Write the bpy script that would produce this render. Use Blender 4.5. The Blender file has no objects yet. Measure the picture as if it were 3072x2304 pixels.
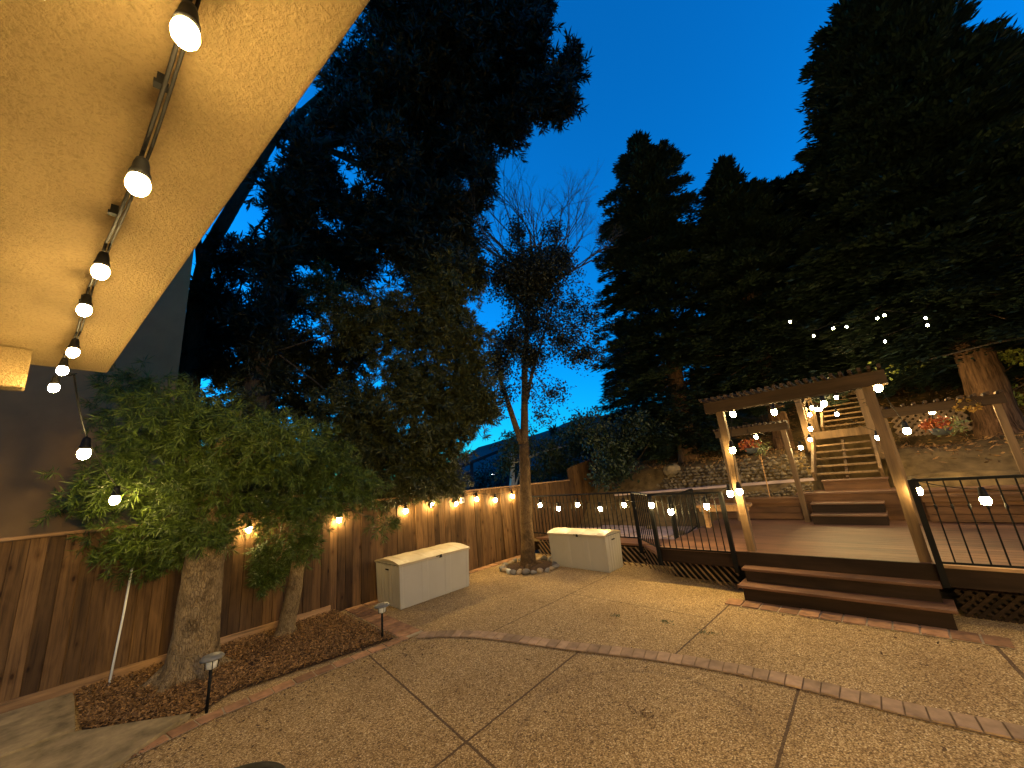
import bpy, bmesh, math, random
import numpy as np
from mathutils import Vector, Matrix
R=math.radians
random.seed(7); RNG=np.random.default_rng(11)
scn=bpy.context.scene
SUN_EL=2.0; SKY_TINT=(.12,1.38,1.2); SKY_STR=0.15
L_EAVE=125; L_FENCE=72; L_FAR=72; L_GATE=46; L_OUT_FILL=620
NEAR_PER=240; TALL_PER=270; PINE_PER=230; CEN_PER=650; RW=1.5
EAVE=[(-.742,-.021,2.86),(-1.09,-.069,2.745),(-1.725,-.159,2.798),(-2.229,-.229,2.842),(-2.73,-.29,2.80),(-3.07,-.35,2.79),(-3.35,-.40,2.755)]
# ---------------------------------------------------------------- camera
cam_d=bpy.data.cameras.new('camera'); cam=bpy.data.objects.new('camera',cam_d)
scn.collection.objects.link(cam)
cam_d.sensor_width=36; cam_d.lens=13.008; cam_d.clip_end=2000; cam_d.clip_start=0.02
m=Matrix(((0.696616,0.236368,0.677390),(0.711231,-0.103523,-0.695294),(-0.094219,0.966133,-0.240228)))
cam.matrix_world=Matrix.Translation((0,0,2.0))@m.to_4x4()
scn.camera=cam
# ---------------------------------------------------------------- world: clear sky after sunset
w=bpy.data.worlds.new('World'); scn.world=w; w.use_nodes=True
wn=w.node_tree.nodes; wl=w.node_tree.links
bg=wn['Background']
sky=wn.new('ShaderNodeTexSky'); sky.sky_type='NISHITA'; sky.sun_disc=False
sky.sun_elevation=R(SUN_EL); sky.sun_rotation=R(250); sky.altitude=200; sky.air_density=1.0; sky.dust_density=0.3; sky.ozone_density=6.0
mx=wn.new('ShaderNodeMix'); mx.data_type='RGBA'; mx.blend_type='MULTIPLY'; mx.inputs[0].default_value=1.0
mx.inputs[7].default_value=(SKY_TINT[0],SKY_TINT[1],SKY_TINT[2],1)
wl.new(sky.outputs[0],mx.inputs[6]); wl.new(mx.outputs[2],bg.inputs[0]); bg.inputs[1].default_value=SKY_STR
scn.view_settings.view_transform='Standard'; scn.view_settings.look='None'
scn.view_settings.exposure=2.6; scn.view_settings.gamma=1.0
scn.render.engine='CYCLES'
scn.cycles.use_denoising=True
scn.cycles.max_bounces=4; scn.cycles.diffuse_bounces=2; scn.cycles.glossy_bounces=2
scn.cycles.transparent_max_bounces=4; scn.cycles.sample_clamp_indirect=2.0
scn.cycles.use_light_tree=True
BL={
 'near':[(-6.39,-0.1,3.55,0.35,0.23,1.0),(-5.89,0.21,3.12,0.5,0.33,1.0),(-7.11,-0.2,3.26,0.31,0.28,0.6),(-6.63,0.1,2.83,0.54,0.33,1.0),(-6.19,0.51,2.95,0.48,0.33,1.0),(-6.79,-0.19,2.45,0.43,0.23,1.0),(-6.9,-0.42,2.18,0.28,0.15,0.8),(-7.84,-0.61,2.25,0.15,0.12,0.7),(-7.09,0.05,2.16,0.49,0.27,1.0),(-6.12,0.38,2.32,0.45,0.34,1.0),(-6.06,0.67,2.46,0.35,0.29,1.0),(-7.33,-0.25,1.69,0.24,0.15,0.5),(-7.12,0.07,1.58,0.36,0.21,0.8),(-6.92,0.29,1.67,0.51,0.3,1.0),(-7.16,0.25,1.31,0.27,0.15,1),(-6.83,0.56,1.45,0.31,0.24,1.0),(-6.11,0.65,1.69,0.34,0.25,1.0),(-6.27,0.6,1.97,0.41,0.35,1.0),(-5.77,0.86,2.48,0.41,0.35,1.0),(-5.5,0.89,2.91,0.34,0.26,1.0),(-5.09,1.15,2.71,0.39,0.28,1.0),(-5.69,1.25,2.46,0.36,0.3,1.0),(-6.82,-0.32,3.63,0.21,0.21,0.4),(-6.22,0.76,1.61,0.23,0.17,0.7),(-6.23,0.92,2.04,0.37,0.3,1.0)],
 'slim':[(-6.42,1.72,2.3,0.49,0.39,1.0),(-5.84,1.79,2.65,0.4,0.34,1.0),(-6.33,1.54,1.85,0.4,0.3,1.0),(-5.97,1.86,1.87,0.4,0.3,1.0),(-7.27,1.67,1.21,0.28,0.33,2),(-7.02,1.54,0.92,0.17,0.21,2),(-7.1,1.7,0.98,0.18,0.22,1.6),(-6.52,1.91,1.34,0.18,0.27,2),(-5.85,2.19,2.16,0.38,0.31,1.0),(-6.04,2.37,1.81,0.25,0.18,0.7),(-5.53,2.68,1.5,0.19,0.14,0.9),(-6.02,1.98,2.39,0.42,0.35,1.0),(-5.91,2.57,1.99,0.33,0.29,0.8)],
 'tall':[(-7.79,3.19,3.53,0.98,0.79,1.0),(-7.09,3.76,2.66,0.85,0.66,1.0),(-6.64,4.22,2.32,0.66,0.52,1.0),(-6.27,4.35,3.02,0.66,0.52,1.0),(-6.02,4.79,3.58,0.54,0.54,1.0),(-6.52,3.99,3.72,0.76,0.57,1.0),(-7.51,2.96,5.6,0.65,0.7,0.9),(-7.51,2.38,6.19,0.44,0.48,0.7),(-6.81,3.77,5.42,0.96,0.71,1.0),(-5.86,4.23,5.81,0.59,0.73,1.0),(-5.76,4.4,4.97,0.58,0.58,1.0),(-6.64,3.98,4.35,0.88,0.54,0.8),(-5.78,4.65,4.21,0.48,0.58,1.0),(-8.11,2.84,2.8,0.67,0.58,1.0),(-7.71,3.96,1.93,0.8,0.3,1.0),(-6.93,4.73,1.93,0.5,0.25,0.8),(-5.7,4.88,3.42,0.33,0.43,0.9),(-7.62,3.41,2.73,0.68,0.58,1.0),(-8.26,0.98,3.52,0.75,0.5,1.0),(-7.69,1.46,2.95,0.65,0.56,1.0),(-8.81,0.09,3.58,0.64,0.4,0.7),(-9.45,-0.28,2.87,0.56,0.4,0.7),(-8.72,0.78,2.59,0.83,0.5,1.0),(-7.66,1.77,2.22,0.57,0.4,1.0),(-9.53,0.38,2.1,0.67,0.42,1.0)],
 'pine':[(-5.18,3.4,12.12,1.56,0.94,1.0),(-4.77,3.81,11.09,1.11,0.81,1.0),(-4.21,4.75,11.94,0.69,0.75,1.0),(-3.64,5.71,12.94,0.57,0.57,1.0),(-3.51,5.21,11.58,0.47,0.36,0.9),(-3.57,5.34,11.08,0.36,0.42,0.7),(-3.5,5.53,9.91,0.56,0.46,1.0),(-3.14,6.16,10.96,0.34,0.45,1.0),(-3.26,5.77,9.74,0.38,0.36,1.0),(-4.44,5.62,11.11,0.91,0.8,1.0),(-4.62,5.32,9.91,0.6,0.49,1.0),(-5.34,4.88,11.08,1.15,1.03,1.0),(-5.64,3.38,10.42,1.13,0.82,1.0),(-6.7,2.8,11.12,0.87,0.76,0.9),(-5.45,4.7,9.51,0.66,0.66,1.0),(-4.97,4.84,8.57,0.26,0.52,0.9),(-5.45,4.95,8.34,0.32,0.3,0.8),(-6.26,4.33,9.64,0.85,0.8,0.8),(-7.0,3.62,9.9,0.69,0.57,0.6),(-5.78,4.31,7.98,0.63,0.63,0.9),(-5.91,4.89,7.46,0.44,0.55,0.8),(-6.66,4.02,8.67,0.67,0.67,1.0),(-6.46,3.74,7.29,0.93,0.83,1.0),(-6.79,3.05,7.65,0.61,0.71,0.8),(-8.18,2.4,9.77,0.51,0.51,0.7),(-7.77,2.35,10.66,0.45,0.45,0.5),(-8.55,1.93,8.84,0.55,0.77,0.7),(-8.5,2.25,7.82,0.65,0.65,0.7),(-7.88,3.09,7.32,0.77,0.66,1.0),(-8.5,1.94,10.58,0.4,0.46,0.4),(-8.21,2.75,8.91,0.57,0.57,0.8),(-6.09,4.19,6.46,0.71,0.61,1.0),(-5.71,4.92,6.52,0.31,0.52,0.8),(-3.79,5.23,12.99,0.44,0.24,1.0),(-10.53,1.13,7.96,0.53,0.53,0.6),(-10.85,0.97,7.02,0.69,0.69,0.6),(-10.17,1.65,7.97,0.47,0.59,0.5),(-10.2,2.33,7.01,0.73,0.73,0.7),(-10.81,1.49,6.13,0.7,0.7,0.7),(-9.95,2.54,5.55,0.76,0.7,0.6),(-11.24,1.24,5.24,0.69,0.46,0.8),(-9.75,3.16,4.84,0.83,0.83,0.6),(-10.15,2.65,4.16,0.69,0.46,0.6),(-12.09,0.8,6.17,0.61,0.98,0.9),(-11.03,2.0,4.91,0.72,0.6,0.8),(-9.39,3.71,5.58,0.74,0.74,0.6),(-7.3,1.56,7.91,0.56,0.56,0.5),(-7.61,1.54,6.59,0.46,0.64,0.5),(-8.44,1.46,5.49,0.57,0.66,0.5),(-8.9,1.68,4.66,0.49,0.59,0.6),(-6.91,1.68,8.69,0.47,0.47,0.5),(-6.11,2.27,9.24,0.56,0.56,0.6),(-5.67,2.83,8.45,0.55,0.55,0.6)],
 'centre':[(-4.96,5.89,6.49,0.8,0.59,2.2),(-4.25,6.22,6.61,0.36,0.36,1.5),(-4.66,5.99,6.26,0.73,0.47,1.5),(-4.98,5.83,7.58,0.27,0.49,0.6),(-4.4,6.41,7.5,0.31,0.27,0.6),(-5.45,5.54,6.49,0.38,0.54,0.6),(-5.19,6.12,5.9,0.55,0.44,0.8),(-4.56,6.89,5.78,0.6,0.49,0.3),(-4.61,6.49,4.84,0.62,0.47,0.5),(-4.48,7.04,4.56,0.48,0.32,0.8),(-5.58,5.84,4.98,0.43,0.59,1),(-4.77,6.3,5.94,0.64,0.54,0.3),(-5.41,6.33,4.67,0.44,0.38,1),(-6.06,5.81,4.67,0.38,0.55,1),(-5.14,6.14,5.35,0.54,0.43,0.7),(-5.22,6.7,3.77,0.43,0.32,0.35),(-5.71,6.77,3.31,0.44,0.33,0.2),(-5.91,5.72,3.83,0.32,0.53,0.4),(-4.24,6.98,5.32,0.53,0.53,0.25),(-5.32,6.12,3.95,0.52,0.52,0.15),(-4.7,6.26,5.22,0.52,0.42,0.25)],
 'mid':[(-11.13,11.46,3.28,0.99,0.69,1.0),(-10.23,12.45,2.76,0.99,0.79,1.0),(-9.41,13.05,3.05,0.88,0.88,1.0),(-10.29,13.04,2.16,1.01,0.5,0.8),(-11.75,11.14,2.57,0.59,0.59,0.8),(-10.87,12.15,2.06,0.79,0.4,0.5),(-8.86,14.02,3.17,0.9,1.2,1.0),(-8.92,14.21,2.18,1.0,0.8,1.0),(-9.3,13.43,3.83,0.7,0.6,1.0)],
 'shrub':[(-6.13,10.73,2.66,0.66,0.74,1.0),(-6.31,10.67,1.96,0.66,0.58,1.0),(-5.44,10.9,3.0,0.65,0.58,1.0),(-6.41,10.09,1.72,0.42,0.42,0.6),(-4.87,11.11,2.92,0.56,0.42,0.7),(-6.29,9.99,2.97,0.57,0.72,0.8)],
 'maple':[(2.91,14.28,5.43,0.38,0.33,1.0),(2.53,14.01,5.03,0.2,0.13,0.6),(2.79,14.24,4.75,0.33,0.27,1.0),(2.48,13.99,4.34,0.38,0.22,1.0),(2.09,13.83,3.69,0.24,0.11,0.7),(2.29,13.63,3.54,0.42,0.21,1.0),(2.62,14.36,3.9,0.27,0.27,1.0),(1.78,13.18,2.55,0.35,0.2,0.5),(2.11,13.4,2.71,0.3,0.25,0.6),(0.29,11.25,3.44,0.4,0.14,0.4)],
 'ivy':[(1.17,16.01,1.31,0.57,0.15,0.6),(1.46,16.32,1.03,0.63,0.18,0.7),(2.1,17.08,1.25,0.39,0.15,0.4),(0.8,15.83,1.23,0.39,0.13,0.4)],
}
BULBS={
 'eave':[(-0.742,-0.021,2.904),(-1.08,-0.068,2.741),(-1.725,-0.159,2.798),(-2.229,-0.229,2.842),(-2.449,-0.26,2.718),(-3.413,-0.395,2.881),(-3.444,-0.399,2.773)],
 'fence':[(-5.035,-0.356,2.569),(-5.992,-0.143,2.171),(-7.33,1.334,1.596),(-7.33,2.701,1.546),(-7.33,4.025,1.528),(-7.33,4.652,1.581),(-7.33,5.3,1.527),(-7.33,5.916,1.557),(-7.33,6.516,1.469),(-7.33,7.126,1.504)],
 'rail':[(-6.542,7.3,1.244),(-5.965,7.3,1.158),(-5.382,7.3,1.233),(-4.789,7.3,1.14),(-4.2,7.3,1.214),(-3.207,6.5,1.292),(-2.884,6.5,1.178),(-2.292,6.5,1.262),(-1.91,6.5,1.438)],
 'gate':[(-1.78,6.52,1.465),(-1.744,6.52,2.083),(-1.742,7.0,2.667),(-1.235,7.4,2.632),(-0.647,8.2,2.707),(0.046,6.8,2.681),(0.196,8.0,2.112)],
 'stairs':[(-2.081,9.75,2.336),(-1.36,9.9,2.017),(-1.322,11.2,2.181),(-1.27,11.3,2.428),(-1.239,11.6,2.775),(-1.223,12.2,2.983),(-1.188,12.8,2.976),(-1.157,13.3,2.999),(-1.002,13.6,3.477),(-0.727,12.8,3.197),(-0.769,12.0,2.724),(-0.156,9.7,2.06),(0.079,9.8,2.46),(0.62,9.8,2.408),(1.144,9.8,2.461)],
 'rightrail':[(0.081,6.58,1.396),(0.562,6.58,1.274)],
 'hill':[(-0.979,10.4,4.85),(-0.623,10.0,4.296),(-0.287,10.1,4.365),(-0.081,10.1,4.327),(0.384,10.1,4.334),(0.495,10.2,4.38),(0.985,10.1,4.108),(0.965,10.0,3.946),(0.369,9.9,3.814)],
}
# ---------------------------------------------------------------- helpers
COL=scn.collection
def tag(o,label=None,cat=None,group=None,kind=None):
    if label: o['label']=label
    if cat: o['category']=cat
    if group: o['group']=group
    if kind: o['kind']=kind
    return o
def empty(name,loc=(0,0,0),rz=0,label=None,cat=None,group=None):
    o=bpy.data.objects.new(name,None); o.empty_display_size=.1; COL.objects.link(o)
    o.location=loc; o.rotation_euler=(0,0,rz); tag(o,label,cat,group); return o
class MB:
    def __init__(s): s.v=[]; s.f=[]; s.n=0
    def add(s,v,f):
        s.v.extend([tuple(p) for p in v]); s.f.extend([tuple(i+s.n for i in q) for q in f]); s.n+=len(v)
    def box(s,a,b,M=None):
        x0,y0,z0=a; x1,y1,z1=b
        v=[(x0,y0,z0),(x1,y0,z0),(x1,y1,z0),(x0,y1,z0),(x0,y0,z1),(x1,y0,z1),(x1,y1,z1),(x0,y1,z1)]
        if M is not None: v=[tuple(M@Vector(p)) for p in v]
        s.add(v,[(0,3,2,1),(4,5,6,7),(0,1,5,4),(1,2,6,5),(2,3,7,6),(3,0,4,7)])
    def bar(s,p,q,w,h,up=(0,0,1)):
        p=Vector(p); q=Vector(q); d=(q-p); L=d.length; d.normalize(); u=Vector(up)
        sd=d.cross(u)
        if sd.length<1e-4: sd=d.cross(Vector((0,1,0)))
        sd.normalize(); u=sd.cross(d)
        v=[]
        for e in (p,q):
            for a,b in ((-1,-1),(1,-1),(1,1),(-1,1)): v.append(e+sd*a*w/2+u*b*h/2)
        s.add(v,[(0,3,2,1),(4,5,6,7),(0,1,5,4),(1,2,6,5),(2,3,7,6),(3,0,4,7)])
    def tube(s,pts,rad,n=8,cap=True,bump=0,seed=0):
        rr=random.Random(seed); pts=[Vector(p) for p in pts]; k=len(pts)
        if not hasattr(rad,'__len__'): rad=[rad]*k
        v=[];f=[]
        prev=Vector((0.31,0.95,0.05))
        for i,p in enumerate(pts):
            d=(pts[min(i+1,k-1)]-pts[max(i-1,0)]).normalized()
            a=(prev-d*prev.dot(d))
            if a.length<1e-3: a=d.orthogonal()
            a.normalize(); b=d.cross(a); prev=a
            for j in range(n):
                t=2*math.pi*j/n; r=rad[i]*(1+bump*(rr.random()-.5)*2)
                v.append(p+a*math.cos(t)*r+b*math.sin(t)*r)
        for i in range(k-1):
            for j in range(n):
                f.append((i*n+j,i*n+(j+1)%n,(i+1)*n+(j+1)%n,(i+1)*n+j))
        if cap:
            f.append(tuple(range(n-1,-1,-1))); f.append(tuple((k-1)*n+j for j in range(n)))
        s.add(v,f)
    def lathe(s,prof,c=(0,0,0),n=16,M=None):
        v=[];f=[];k=len(prof)
        for r,z in prof:
            for j in range(n):
                t=2*math.pi*j/n; p=Vector((r*math.cos(t),r*math.sin(t),z))
                if M is not None: p=M@p
                v.append(p+Vector(c))
        for i in range(k-1):
            for j in range(n): f.append((i*n+j,i*n+(j+1)%n,(i+1)*n+(j+1)%n,(i+1)*n+j))
        f.append(tuple(range(n-1,-1,-1))); f.append(tuple((k-1)*n+j for j in range(n)))
        s.add(v,f)
    def rock(s,c,r,seed,flat=.75):
        rr=np.random.default_rng(seed); v,f=ICO
        ax=rr.uniform(.75,1.2,3)*r; 
        ax[2]*=flat
        dirs=rr.normal(size=(5,3)); dirs/=np.linalg.norm(dirs,axis=1)[:,None]
        P=v.copy(); q=np.zeros(len(v))
        for d in dirs: q-=np.clip(P@d-.55,0,1)*.8
        P=P*(1+q+rr.uniform(-.04,.04,len(v)))[:,None]*ax
        a=rr.uniform(0,6.28); ca,sa=math.cos(a),math.sin(a)
        P=np.stack([P[:,0]*ca-P[:,1]*sa,P[:,0]*sa+P[:,1]*ca,P[:,2]],1)+np.array(c)
        s.add(P.tolist(),f)
    def build(s,name,mat,parent=None,smooth=False,bevel=0):
        me=bpy.data.meshes.new(name); me.from_pydata(s.v,[],s.f); me.update()
        if smooth: me.polygons.foreach_set('use_smooth',[True]*len(me.polygons))
        o=bpy.data.objects.new(name,me); COL.objects.link(o); me.materials.append(mat)
        if parent: o.parent=parent
        if bevel:
            b=o.modifiers.new('bevel','BEVEL'); b.width=bevel; b.segments=2; b.limit_method='ANGLE'
        return o
def ico():
    bm=bmesh.new(); bmesh.ops.create_icosphere(bm,subdivisions=2,radius=1)
    v=np.array([p.co[:] for p in bm.verts]); f=[tuple(x.index for x in q.verts) for q in bm.faces]; bm.free(); return v,f
ICO=ico()
def copy_tree(o,parent=None):
    c=o.copy(); COL.objects.link(c); c.parent=parent
    for ch in list(o.children): copy_tree(ch,c)
    return c
# leaf clouds: diamond quads from arrays
def leaf_mesh(name,C,D,S,L,W,mat,parent=None):
    n=len(C); D=D/np.linalg.norm(D,axis=1)[:,None]
    S=S-D*(S*D).sum(1)[:,None]; S/=np.linalg.norm(S,axis=1)[:,None]+1e-9
    L=np.broadcast_to(L,(n,))[:,None]; W=np.broadcast_to(W,(n,))[:,None]
    V=np.empty((n,4,3),np.float32)
    V[:,0]=C; V[:,1]=C+D*L*.45+S*W*.5; V[:,2]=C+D*L; V[:,3]=C+D*L*.45-S*W*.5
    me=bpy.data.meshes.new(name)
    me.vertices.add(n*4); me.vertices.foreach_set('co',V.reshape(-1))
    me.loops.add(n*4); me.loops.foreach_set('vertex_index',np.arange(n*4,dtype=np.int32))
    me.polygons.add(n); me.polygons.foreach_set('loop_start',np.arange(0,n*4,4,dtype=np.int32))
    try: me.polygons.foreach_set('loop_total',np.full(n,4,dtype=np.int32))
    except Exception: pass
    me.update(calc_edges=True); me.materials.append(mat)
    o=bpy.data.objects.new(name,me); COL.objects.link(o)
    if parent: o.parent=parent
    return o
def blob_points(blobs,per_m2,rng,shell=.5):
    out=[]
    for b in blobs:
        x,y,z,rh,rv,de=b
        n=int(per_m2*de*math.pi*rh*rv)
        d=rng.normal(size=(n,3)); d/=np.linalg.norm(d,axis=1)[:,None]
        r=rng.uniform(0,1,n)**shell
        # lumpy outline
        ph=rng.uniform(0,6.28,3)
        l=1+.18*np.sin(d[:,0]*7+ph[0])+.16*np.sin(d[:,1]*8+ph[1])+.18*np.sin(d[:,2]*9+ph[2])
        p=d*(r*l)[:,None]*np.array([rh,rh,rv])+np.array([x,y,z])
        out.append(np.concatenate([p,d],1))
    return np.concatenate(out)
def rnd(rng,n): 
    d=rng.normal(size=(n,3)); return d/np.linalg.norm(d,axis=1)[:,None]
def clumps(P,k,spread,rng):
    """repeat every anchor k times with a jitter"""
    A=np.repeat(P,k,axis=0); A[:,:3]+=rng.normal(size=(len(A),3))*spread; return A
# ---------------------------------------------------------------- materials
MT={}
def N(nt,t,**k):
    n=nt.nodes.new(t)
    for a,b in k.items(): setattr(n,a,b)
    return n
def ramp(nt,src,stops):
    r=N(nt,'ShaderNodeValToRGB'); e=r.color_ramp.elements
    while len(e)<len(stops): e.new(.5)
    for i,(p,c) in enumerate(stops): e[i].position=p; e[i].color=(c[0],c[1],c[2],1)
    nt.links.new(src,r.inputs[0]); return r.outputs[0]
def base(name,rough=.8,spec=.3):
    m=bpy.data.materials.new(name); m.use_nodes=True; nt=m.node_tree
    b=nt.nodes['Principled BSDF']; b.inputs['Roughness'].default_value=rough; b.inputs['Specular IOR Level'].default_value=spec
    return m,nt,b
def coord(nt,scale=(1,1,1),kind='Object'):
    t=N(nt,'ShaderNodeTexCoord'); mp=N(nt,'ShaderNodeMapping'); mp.inputs['Scale'].default_value=scale
    nt.links.new(t.outputs[kind],mp.inputs[0]); return mp.outputs[0]
def noise(nt,vec,scale,detail=3,rough=.6,dist=0):
    n=N(nt,'ShaderNodeTexNoise'); n.inputs['Scale'].default_value=scale; n.inputs['Detail'].default_value=detail
    n.inputs['Roughness'].default_value=rough; n.inputs['Distortion'].default_value=dist
    nt.links.new(vec,n.inputs['Vector']); return n.outputs['Fac']
def math_(nt,op,a,b=None,c=None,clamp=False):
    n=N(nt,'ShaderNodeMath',operation=op); n.use_clamp=clamp
    for i,x in enumerate((a,b,c)):
        if x is None: continue
        if isinstance(x,(int,float)): n.inputs[i].default_value=x
        else: nt.links.new(x,n.inputs[i])
    return n.outputs[0]
def mixc(nt,f,a,b,mode='MIX'):
    n=N(nt,'ShaderNodeMix'); n.data_type='RGBA'; n.blend_type=mode
    for i,x in ((0,f),(6,a),(7,b)):
        if isinstance(x,(int,float)): n.inputs[i].default_value=x
        elif isinstance(x,tuple): n.inputs[i].default_value=(x[0],x[1],x[2],1)
        else: nt.links.new(x,n.inputs[i])
    return n.outputs[2]
def bump(nt,b,h,st,dist=.01):
    n=N(nt,'ShaderNodeBump'); n.inputs['Strength'].default_value=st; n.inputs['Distance'].default_value=dist
    nt.links.new(h,n.inputs['Height']); nt.links.new(n.outputs[0],b.inputs['Normal'])
def simple(name,c,rough=.7,var=.25,scale=6,spec=.3,bst=0,stretch=(1,1,1),island=0,detail=4):
    m,nt,b=base(name,rough,spec); v=coord(nt,stretch); f=noise(nt,v,scale,detail)
    lo=tuple(x*(1-var) for x in c); hi=tuple(min(1,x*(1+var)) for x in c)
    col=ramp(nt,f,[(.3,lo),(.7,hi)])
    if island:
        g=N(nt,'ShaderNodeNewGeometry'); k=math_(nt,'MULTIPLY_ADD',g.outputs['Random Per Island'],island*2,1-island)
        cb=N(nt,'ShaderNodeCombineXYZ')
        for i in range(3): nt.links.new(k,cb.inputs[i])
        col=mixc(nt,1.0,col,cb.outputs[0],'MULTIPLY')
    nt.links.new(col,b.inputs['Base Color'])
    if bst: bump(nt,b,f,bst)
    MT[name]=m; return m
def leafmat(name,c1,c2,rough=.55,spec=.3):
    m,nt,b=base(name,rough,spec); g=N(nt,'ShaderNodeNewGeometry')
    col=ramp(nt,g.outputs['Random Per Island'],[(0,c1),(1,c2)])
    nt.links.new(col,b.inputs['Base Color'])
    MT[name]=m; return m
def woodmat(name,c,axis,island=.3,grain=30,rough=.75,dark=.45,spec=.25,knots=False):
    """axis: grain direction 0/1/2"""
    m,nt,b=base(name,rough,spec); st=[grain]*3; st[axis]=1.6
    g=N(nt,'ShaderNodeNewGeometry'); tc=N(nt,'ShaderNodeTexCoord')
    off=N(nt,'ShaderNodeVectorMath',operation='ADD'); cb0=N(nt,'ShaderNodeCombineXYZ')
    k0=math_(nt,'MULTIPLY',g.outputs['Random Per Island'],17.0)
    for i in range(3): nt.links.new(k0,cb0.inputs[i])
    nt.links.new(tc.outputs['Object'],off.inputs[0]); nt.links.new(cb0.outputs[0],off.inputs[1])
    mp=N(nt,'ShaderNodeMapping'); mp.inputs['Scale'].default_value=st; nt.links.new(off.outputs[0],mp.inputs[0])
    f=noise(nt,mp.outputs[0],1.0,5,.65,.3)
    st2=[3.2]*3; st2[axis]=.9
    mp2=N(nt,'ShaderNodeMapping'); mp2.inputs['Scale'].default_value=st2; nt.links.new(off.outputs[0],mp2.inputs[0])
    f2=noise(nt,mp2.outputs[0],1.0,4,.6,.8)
    col=ramp(nt,f,[(.28,tuple(x*dark for x in c)),(.5,c),(.75,tuple(min(1,x*1.35) for x in c))])
    col=mixc(nt,1.0,col,ramp(nt,f2,[(.3,(.55,.5,.45)),(.65,(1.1,1.05,1.0))]),'MULTIPLY')
    k=math_(nt,'MULTIPLY_ADD',g.outputs['Random Per Island'],island*2,1-island)
    cb=N(nt,'ShaderNodeCombineXYZ')
    for i in range(3): nt.links.new(k,cb.inputs[i])
    col=mixc(nt,1.0,col,cb.outputs[0],'MULTIPLY')
    if knots:
        vk=N(nt,'ShaderNodeTexVoronoi'); vk.inputs['Scale'].default_value=1.0; st3=[7,7,7]; st3[axis]=3.2
        mp3=N(nt,'ShaderNodeMapping'); mp3.inputs['Scale'].default_value=st3; nt.links.new(off.outputs[0],mp3.inputs[0]); nt.links.new(mp3.outputs[0],vk.inputs['Vector'])
        col=mixc(nt,1.0,col,ramp(nt,vk.outputs['Distance'],[(.06,(.25,.18,.12)),(.13,(.75,.7,.62)),(.3,(1,1,1))]),'MULTIPLY')
    nt.links.new(col,b.inputs['Base Color']); bump(nt,b,f,.35,.004)
    MT[name]=m; return m
woodmat('fence_wood',(.108,.06,.024),2,.42,34,.8,.35,.2,True)
woodmat('rail_wood',(.34,.2,.09),1,.1)
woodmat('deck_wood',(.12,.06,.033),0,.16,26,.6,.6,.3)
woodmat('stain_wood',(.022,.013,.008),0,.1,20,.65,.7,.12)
woodmat('arbor_wood',(.13,.083,.042),2,.12,22,.7,.6,.2)
woodmat('arbor_beam',(.055,.035,.02),0,.15,22,.75,.6,.12)
woodmat('nosing_wood',(.30,.19,.11),0,.1,20,.6,.7)
woodmat('red_wood',(.10,.048,.02),0,.2,18,.6,.6)
woodmat('lattice_wood',(.15,.10,.055),2,.25,18,.8,.6)
simple('bark_pale',(.25,.18,.11),.9,.5,34,.15,1,(1.6,1.6,.6),detail=9)
simple('bark_brown',(.15,.095,.055),.9,.5,30,.15,1,(1.8,1.8,.5),detail=9)
simple('bark_red',(.10,.055,.03),.95,.8,5,.1,1,(5,5,.45),detail=7)
simple('bark_dark',(.05,.038,.028),.95,.4,8,.1,.8,(3,3,.6))
simple('twig',(.035,.028,.022),.9,.2)
simple('white_bark',(.62,.6,.52),.8,.25,12)
simple('black_metal',(.004,.004,.004),.6,.2,8,.12)
simple('black_plastic',(.006,.0055,.005),.6,.2,8,.15)
simple('cord',(.008,.007,.006),.8,.2,spec=.1)
simple('box_plastic',(.29,.262,.21),.5,.04,3,.4)
simple('box_lid',(.32,.25,.15),.5,.12,6,.4)
simple('grey_metal',(.10,.095,.085),.5,.1,9,.5)
simple('lens_plastic',(.5,.5,.46),.25,.1,9,.5)
simple('concrete',(.25,.185,.09),.9,.5,5,.2,.4,detail=10)
simple('soil',(.05,.03,.018),1,.5,20,.1,1,detail=8)
simple('hill_soil',(.11,.073,.032),1,.5,4,.1,1,detail=10)
simple('flagstone',(.30,.22,.20),.85,.25,2.5,.2,.3,detail=8)
simple('rock',(.11,.083,.05),.85,.4,5,.25,.7,island=.35,detail=8)
simple('river_rock',(.36,.32,.27),.7,.3,8,.35,.2,island=.45)
simple('wall_paint_and_shade',(.19,.115,.05),.9,.1,3,.2)
simple('chips',(.19,.105,.042),.95,.4,30,.15,0,island=.55)
simple('litter',(.09,.055,.03),.9,.3,30,.15,0,island=.4)
simple('mortar',(.30,.24,.15),.95,.2,20,.1)
simple('pot',(.05,.055,.06),.5,.2)
simple('far_hill',(.03,.05,.06),1,.35,.05,.05,0,detail=10)
simple('roof',(.03,.03,.035),.9,.2)
simple('white_trim',(.7,.68,.62),.6,.05)
leafmat('leaf_pine_fern',(.016,.034,.003),(.08,.115,.012))
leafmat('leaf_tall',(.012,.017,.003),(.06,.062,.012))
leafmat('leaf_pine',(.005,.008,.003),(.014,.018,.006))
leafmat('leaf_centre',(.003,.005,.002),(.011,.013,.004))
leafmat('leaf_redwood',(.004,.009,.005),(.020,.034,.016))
leafmat('leaf_maple',(.16,.20,.03),(.3,.30,.06))
leafmat('leaf_shrub',(.03,.045,.015),(.08,.095,.03))
leafmat('leaf_ivy',(.08,.11,.03),(.22,.22,.08))
leafmat('petal',(.20,.03,.008),(.34,.10,.015),.6)
leafmat('petal_yellow',(.22,.10,.01),(.3,.2,.04),.6)
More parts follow.
